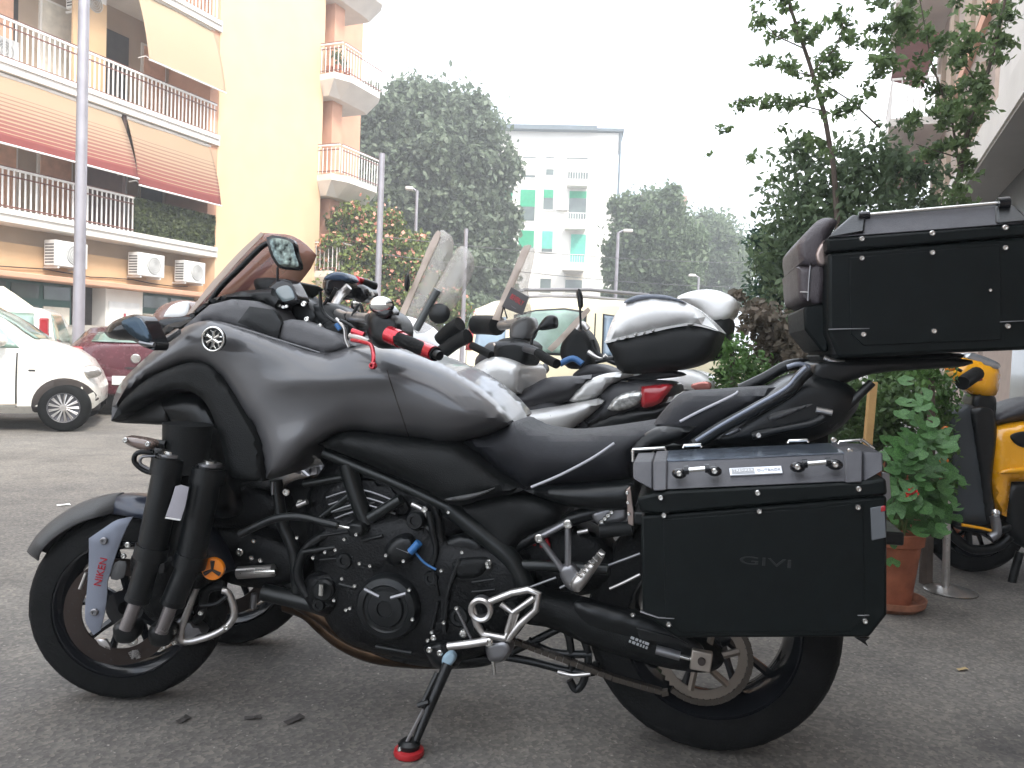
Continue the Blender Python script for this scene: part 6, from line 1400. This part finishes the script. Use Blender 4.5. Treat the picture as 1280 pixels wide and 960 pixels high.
# ------------------------------------------------------------------ yellow scooter at the right
YS = Frame(*(atd(1235, 440, 3.95)).xy, -12)
ys = thing('scooter', 'yellow and dark grey electric scooter parked in front of the tiled wall at right', 'scooter', YS, None)
M_leg = mat('dark leg shield', (.035, .042, .048), .45, bump=.1, bs=300)
pillow('headset', YS, [(1196, 478), (1190, 464), (1200, 450), (1212, 444), (1230, 450), (1249, 462), (1249, 480), (1245, 494), (1230, 497), (1217, 493), (1208, 486)], .06, .05, 14, M_yellow, ys)
pillow('instrument_glass', YS, [(1204, 447), (1216, 441), (1249, 454), (1246, 462), (1225, 458)], .07, .02, 5, mat('silver dash glass', (.4, .42, .44), .08, metal=.7), ys)
tubepx('hand_grip', YS, [(1203, 479), (1213, 472), (1221, 467)], [.36, .30, .24], 9, M_rubber, ys); tubepx('brake_lever', YS, [(1186, 497), (1196, 485), (1204, 474), (1210, 466)], [.3, .3, .28, .25], 2, M_gun, ys)
tubepx('indicator', YS, [(1182, 462), (1192, 459)], .2, 4, M_amber, ys); tubepx('indicator_stalk', YS, [(1190, 458), (1202, 464)], .18, 2, M_black, ys); tubepx('red_button', YS, [(1223, 474), (1227, 473)], .26, 3, M_redplastic, ys)
pillow('steering_column', YS, [(1217, 493), (1243, 495), (1244, 520), (1236, 560), (1220, 560), (1214, 520)], .06, .03, 10, M_black, ys)
pillow('leg_shield', YS, [(1176, 513, 1), (1195, 508), (1216, 507), (1222, 530), (1230, 580), (1240, 645), (1234, 656, 1), (1203, 654), (1190, 630), (1184, 590), (1182, 550)], .15, .03, 14, M_leg, ys, back=.10)
pillow('leg_shield_spine', YS, [(1214, 512), (1240, 512), (1246, 540), (1240, 600), (1244, 646), (1232, 650), (1224, 590), (1216, 540)], .17, .02, 8, M_black, ys, back=.08)
pillow('body', YS, [(1237, 537, 1), (1255, 531), (1285, 526), (1330, 522), (1345, 540), (1320, 580), (1300, 600), (1264, 602, 1), (1261, 625), (1258, 646, 1), (1247, 640), (1240, 624), (1238, 580)], .13, .05, 18, M_yellow, ys)
pillow('body_crease', YS, [(1248, 592), (1262, 586), (1300, 584), (1300, 590), (1266, 592)], .185, .008, 3, M_yellow, ys, back=.02)
pillow('side_vent', YS, [(1263, 546), (1275, 540), (1300, 540), (1300, 560), (1275, 558)], .185, .004, 3, M_black, ys, back=.02)
pillow('seat', YS, [(1240, 528), (1248, 518), (1262, 509), (1285, 500), (1330, 497), (1345, 510), (1320, 522), (1280, 526), (1250, 531)], .10, .06, 14, M_dkseat, ys)
wy = YS.Q(1222, 655, 0)
wheel(ys, (wy.x-.02, 0, .235), .235, .10, .16, YS, 5, treads=False, name='front_tyre'); wheel(ys, (wy.x+.52, 0, .235), .235, .11, .16, YS, 5, treads=False, name='rear_tyre')
pillow('floorboard', YS, [(1195, 655), (1240, 658), (1262, 655), (1262, 664), (1240, 668), (1198, 662)], .16, .02, 6, M_black, ys); tubepx('floor_strip', YS, [(1202, 656), (1225, 660), (1242, 664)], .19, 2, M_yellow, ys)
tubepx('floor_rail', YS, [(1180, 648), (1190, 668), (1215, 686), (1245, 684), (1262, 670)], .12, 6, M_black, ys); tubepx('floor_rail', YS, [(1210, 660), (1212, 684)], .12, 4, M_black, ys)
pillow('rear_fairing', YS, [(1258, 605), (1300, 600), (1330, 640), (1320, 690), (1270, 680), (1256, 650)], .1, .03, 12, M_black, ys)
mb = MB(); mb.ball(YS.Q(1244, 641, .2), .022, 14); mb.build('chrome_ball', M_chrome, ys, YS); tubepx('stand', YS, [(1275, 690), (1268, 715), (1262, 738)], .15, 5, M_black, ys); tubepx('stand_foot', YS, [(1256, 738), (1266, 742)], .16, 3, M_black, ys)
tubepx('pedal_arm', YS, [(1243, 645), (1246, 665), (1238, 672)], .2, 6, M_gun, ys)
for p in ((1182, 538), (1180, 576)): mb = MB(); mb.ball(YS.Q(*p, .2), .022, 12, (1, .7, 1)); mb.build('marker_light', M_amber, ys, YS)

# ------------------------------------------------------------------ potted geranium, stake, stand
gp = ground(1122, 762); PT = Frame(gp.x-.02, gp.y+.05, 0)
pot = thing('potted_geranium', 'tall terracotta pot with large leaved red geranium standing on a saucer beside the side case', 'potted plant', PT)
mb = MB(); mb.lathe((0, 0, .02), (0, 0, 1), [(0, 0), (.085, 0), (.09, .01), (.115, .24), (.118, .245), (.128, .25), (.13, .30), (.122, .302), (.115, .28), (0, .27)], 32); mb.build('pot', M_terra, pot, PT)
mb = MB(); mb.lathe((0, 0, .0), (0, 0, 1), [(0, .0), (.12, 0), (.145, .02), (.15, .045), (.142, .045), (.12, .018), (0, .015)], 32); mb.build('saucer', mat('dirty terracotta saucer', (.28, .12, .07), .9, var=.4, vs=20), pot, PT)
# round geranium leaf, one mesh shared
def roundleaf():
    mb = MB(); n = 14; vs = [(0, 0, 0)]
    for i in range(n+1):
        a = -PI*.86+2*PI*.86*i/n; r = 1+.07*math.cos(a*5); vs.append((r*math.cos(a), r*math.sin(a), .16*r+.05*math.cos(a*5)))
    mb.add(vs, [(0, i+1, i+2) for i in range(n)]); return mb
M_ger = leafmat('geranium leaf', (.045, .13, .035), (.12, .27, .08), trans=.3)
rl = roundleaf().mesh('geranium_leaf'); rl.materials.append(M_ger); rl.shade_smooth()
def px_local(fr, px, py, d): return fr.loc(atd(px, py, d))
def ger_leaf(px, py, rpx, d=None, i=0):
    d = d or gp.y+random.uniform(-.22, .12); p = px_local(PT, px, py, d); r = rpx*d/FPX
    R_ = Matrix.Rotation(random.uniform(0, 2*PI), 4, 'Z'); T_ = Matrix.Rotation(random.uniform(.3, 1.15), 4, 'X'); R2_ = Matrix.Rotation(random.uniform(-.7, .7), 4, 'Z')
    instance(rl, 'geranium_leaf', pot, PT, Matrix.Translation(p) @ R2_ @ T_ @ R_ @ Matrix.Scale(r, 4))
for (px, py, r) in [(1118, 560, 17), (1150, 572, 18), (1180, 560, 17), (1135, 548, 14), (1165, 590, 18), (1120, 590, 13), (1145, 600, 14), (1130, 615, 16), (1160, 618, 14), (1150, 632, 17), (1120, 640, 12), (1175, 640, 15), (1190, 650, 13), (1140, 650, 14), (1165, 655, 13), (1110, 665, 9), (1118, 672, 8), (1185, 625, 12), (1195, 635, 9), (1100, 575, 12), (1125, 602, 12), (1185, 590, 12), (1132, 662, 11), (1150, 664, 11), (1178, 662, 10), (1115, 680, 7)]: ger_leaf(px, py, r)
for i in range(170):
    a = random.gauss(0, 1); ger_leaf(1146+a*23, 592+random.gauss(0, 42), random.uniform(6, 13))
mb = MB()
for i in range(16):
    p = px_local(PT, 1148+random.gauss(0, 24), 600+random.gauss(0, 25), gp.y+random.uniform(-.15, .15)); mb.tube([(random.uniform(-.05, .05), random.uniform(-.05, .05), .28), p*.5+Vector((0, 0, .2)), p], .004, 5)
mb.build('stem', mat('green stem', (.09, .14, .05), .7), pot, PT)
for (px, py) in ((1139, 614), (1144, 617), (1141, 620), (1136, 619)):
    p = px_local(PT, px, py, gp.y-.22); mb = MB()
    for k in range(5): a = 2*PI*k/5; mb.add([p, p+Vector((.012*math.cos(a-.5), -.004, .012*math.sin(a-.5))), p+Vector((.017*math.cos(a), 0, .017*math.sin(a))), p+Vector((.012*math.cos(a+.5), -.004, .012*math.sin(a+.5)))], [(0, 1, 2, 3)])
    mb.build('flower', mat('geranium red', (.75, .03, .03), .6), pot, PT, 0, fix=False)
g2 = ground(1188, 740); SD = Frame(g2.x, g2.y, 0); sdt = thing('post_stand', 'short metal post on a shiny round base beside the geranium pot', 'stand', SD)
mb = MB(); mb.lathe((0, 0, 0), (0, 0, 1), [(0, 0), (.105, 0), (.11, .006), (.09, .014), (.03, .022), (.016, .03), (0, .03)], 32); mb.build('base', M_silver, sdt, SD)
px0 = px_local(SD, 1176, 735, g2.y+.0); mb = MB(); mb.cyl((px0.x*.5, 0, .02), (px0.x*.9, 0, .42), .016, n=14); mb.build('post', M_silver, sdt, SD)
g3 = atd(1083, 560, 3.5); SK = Frame(g3.x, g3.y, 0); mb = MB(); mb.box(-.017, .017, -.012, .012, .1, .93, Matrix.Rotation(.03, 3, 'Y')); tag(mb.build('wooden_stake', mat('stake wood', (.50, .30, .12), .7, bump=.3), None, SK, bevel=.002), 'upright wooden plant stake left of the geranium', 'plant stake')

# ------------------------------------------------------------------ shrubs and climbers between the scooters and the building
M_laurel = leafmat('climber leaf', (.08, .13, .05), (.22, .32, .13), trans=.5)
M_bushdark = leafmat('dark bush leaf', (.10, .15, .085), (.24, .33, .18), trans=.5); M_bushgreen = leafmat('fresh bush leaf', (.04, .10, .02), (.14, .27, .07), trans=.3); M_photinia = leafmat('reddish dry leaf', (.09, .08, .05), (.27, .22, .17), trans=.35)
def bush(name, label, d, blobs, n, lpx, m, base_px, group=None, branches=(), asp=.5, shell=.4, spread=.5, pot_r=None):
    b = atd(base_px, 600, d); f = Frame(b.x, b.y, 0); k = d/FPX; cl = []
    for (px, py, rx, rz) in blobs: c = f.loc(atd(px, py, d+random.uniform(-spread, spread)*.5)); cl.append(((c.x, c.y, c.z), (rx*k, max(rx*k*.7, .08), rz*k)))
    root = thing(name, label, 'shrub', f, group); P, dd = crown_pts(cl, n, shell); V, F_ = leafmesh(P, lpx*k*.8, asp, .3, nrm=dd*.2); o = fastmesh('foliage', V, F_, m, root, f); o['kind'] = 'stuff'
    mb = MB()
    for pts, r0, r1 in branches:
        P = [f.loc(atd(p[0], p[1], d)) for p in pts]; mb.tube(P, [r0+(r1-r0)*i/(len(P)-1) for i in range(len(P))], 7)
    if not branches: mb.tube([(0, 0, 0), Vector(cl[0][0])*.5+Vector((0, 0, .1)), Vector(cl[0][0])], [.03, .022, .012], 7)
    if mb.v: mb.build('stem', M_bark, root, f)
    if pot_r: mb = MB(); mb.lathe((0, 0, 0), (0, 0, 1), [(0, 0), (pot_r*.75, 0), (pot_r, .36), (pot_r*1.06, .37), (pot_r*1.06, .42), (pot_r*.9, .4), (0, .38)], 24); mb.build('pot', M_terra, root, f)
    return root
def twig_blobs(pts, r, step=9, jit=13):
    out = []
    for a, b in zip(pts, pts[1:]):
        L_ = math.dist(a, b); n = max(1, int(L_/step))
        for i in range(n): t = i/n; out.append((a[0]+(b[0]-a[0])*t+random.uniform(-jit, jit), a[1]+(b[1]-a[1])*t+random.uniform(-jit*.5, jit*.5), r*random.uniform(.6, 1.3), r*random.uniform(.4, .9)))
    return out
stemA = [(1046, 300), (1042, 210), (1030, 140), (1012, 80), (988, 10), (975, -40)]
tw = []
for p in ([(1035, 120), (985, 128), (940, 132), (905, 124)], [(1020, 90), (985, 88), (945, 75)], [(1008, 50), (975, 45), (950, 30), (935, 5)], [(1000, 30), (1030, 40), (1060, 8)], [(1040, 150), (1070, 130), (1098, 100)], [(990, 15), (960, 0), (940, -20)], [(1025, 110), (1050, 60), (1048, 20)], [(1015, 70), (1045, 85)], [(1042, 190), (1010, 170), (980, 165)]): tw += twig_blobs(p, 13)
tw += [(902, 158, 9, 5), (909, 163, 8, 5), (887, 193, 6, 4), (940, 196, 8, 6), (937, 200, 6, 5), (958, 230, 6, 5), (965, 225, 5, 4)]
bush('climbing_shrub', 'airy climbing shrub with single thin stem reaching above the frame, left of the balcony house', 4.9, tw, 2300, 11, M_laurel, 1050, branches=[([(1050, 640), (1050, 420), (1048, 300), (1042, 210), (1030, 140), (1012, 80), (988, 10), (975, -60)], .022, .008),
     ([(1035, 140), (985, 128), (905, 125)], .005, .002), ([(1018, 95), (985, 88), (948, 76)], .004, .002), ([(1008, 62), (970, 45), (938, 8)], .005, .002), ([(1100, 160), (1062, 125), (1030, 105)], .006, .003), ([(1015, 90), (1045, 60), (1060, 10)], .005, .002)], shell=.6, pot_r=.2)
tb2 = []
for p in ([(1200, 260), (1205, 190), (1225, 120), (1243, 60), (1255, 0)], [(1215, 150), (1185, 125), (1165, 110)], [(1225, 120), (1200, 80), (1190, 40)], [(1240, 70), (1215, 60), (1205, 20)], [(1205, 180), (1170, 190), (1145, 180)], [(1210, 160), (1190, 150), (1180, 175)], [(1100, 0), (1130, 40), (1165, 50), (1190, 60)], [(1115, 20), (1120, 60), (1110, 90)], [(1250, 20), (1230, 10), (1200, 0)], [(1100, 30), (1090, 60), (1098, 100)], [(1150, 0), (1140, 30), (1120, 40)], [(1160, 60), (1150, 100), (1165, 120)], [(1175, 130), (1150, 145), (1120, 150)]): tb2 += twig_blobs(p, 14)
bush('climbing_shrub', 'leafy climber with curved thin branches in front of the white eave at top right', 4.6, tb2, 4000, 12, M_laurel, 1180, branches=[([(1150, 640), (1165, 400), (1180, 280), (1200, 215), (1212, 150), (1235, 90), (1252, 20), (1262, -30)], .02, .007), ([(1212, 150), (1190, 125), (1165, 112)], .005, .002), ([(1208, 200), (1175, 190), (1145, 180)], .005, .002), ([(1200, 215), (1190, 150), (1165, 80), (1150, 0)], .008, .003), ([(1225, 110), (1205, 80), (1190, 40)], .004, .002)], shell=.6, pot_r=.2)
bush('shrub', 'dense dark evergreen shrub filling the space behind the top case', 5.2, [(1060, 230, 75, 55), (1000, 235, 55, 60), (1100, 200, 60, 45), (1130, 250, 60, 50), (1040, 280, 85, 60), (990, 300, 52, 60), (965, 330, 38, 55), (1090, 330, 80, 80), (1040, 380, 90, 60), (1000, 190, 35, 26), (1150, 215, 40, 34), (1170, 260, 30, 26)], 8500, 13, M_bushdark, 1060, branches=[([(1065, 640), (1060, 400), (1055, 250)], .03, .012)], shell=.45, pot_r=.24)
bush('shrub', 'grey green shrub with small leaves at the left of the dark evergreen', 5.6, [(965, 310, 34, 38), (980, 350, 36, 45), (955, 370, 30, 40), (945, 300, 16, 16), (995, 400, 30, 40), (1000, 290, 30, 26)], 3600, 9, leafmat('small grey leaf', (.03, .07, .05), (.11, .20, .13)), 970, pot_r=.2)
bush('shrub', 'bushy plant with dry reddish brown leaves between the white top cases and the backrest', 4.5, [(955, 405, 34, 26), (985, 425, 32, 30), (940, 385, 18, 14), (1005, 450, 26, 26), (960, 440, 28, 24), (920, 370, 10, 8)], 2600, 11, M_photinia, 970, pot_r=.18, asp=.65)
bush('shrub', 'fresh light green bush beside the reddish plant, right of the black top case base', 4.1, [(915, 440, 26, 26), (935, 465, 34, 28), (905, 470, 18, 22), (960, 480, 30, 22), (925, 495, 32, 18)], 2200, 9, M_bushgreen, 925, pot_r=.16)
bush('shrub', 'mixed green bush under the top case behind the geranium', 3.9, [(1120, 470, 45, 22), (1100, 510, 48, 34), (1150, 500, 44, 34), (1175, 530, 26, 34), (1060, 500, 40, 36), (1110, 545, 40, 30), (1075, 560, 30, 40), (1030, 480, 30, 30)], 5200, 12, M_shrub, 1110)
bush('shrub', 'thin leaved plant with yellowish new leaves right of the geranium top', 3.7, [(1165, 470, 28, 18), (1180, 500, 22, 30), (1185, 555, 16, 24), (1130, 460, 30, 14), (1190, 600, 14, 20)], 1100, 10, M_bushgreen, 1165)
bush('shrub', 'low dark leafy plant behind the tail of the motorcycle', 4.6, [(990, 500, 60, 40), (1040, 540, 60, 50), (930, 530, 60, 34)], 3600, 12, M_bushdark, 1000)

# ------------------------------------------------------------------ air
mb = MB(); mb.box(-152, 152, -30, 242, -1, 30); hz = mb.build('haze', None, smooth=0) if False else None
me = mb.mesh('haze'); hm = bpy.data.materials.new('haze'); hm.use_nodes = True; hn = hm.node_tree; hn.nodes.clear()
out = hn.nodes.new('ShaderNodeOutputMaterial'); pv = hn.nodes.new('ShaderNodeVolumePrincipled'); pv.inputs['Color'].default_value = (.93, .95, .97, 1); pv.inputs['Density'].default_value = .005; pv.inputs['Anisotropy'].default_value = .2
hn.links.new(pv.outputs[0], out.inputs['Volume']); me.materials.append(hm); o = bpy.data.objects.new('haze', me); link(o); o['kind'] = 'stuff'
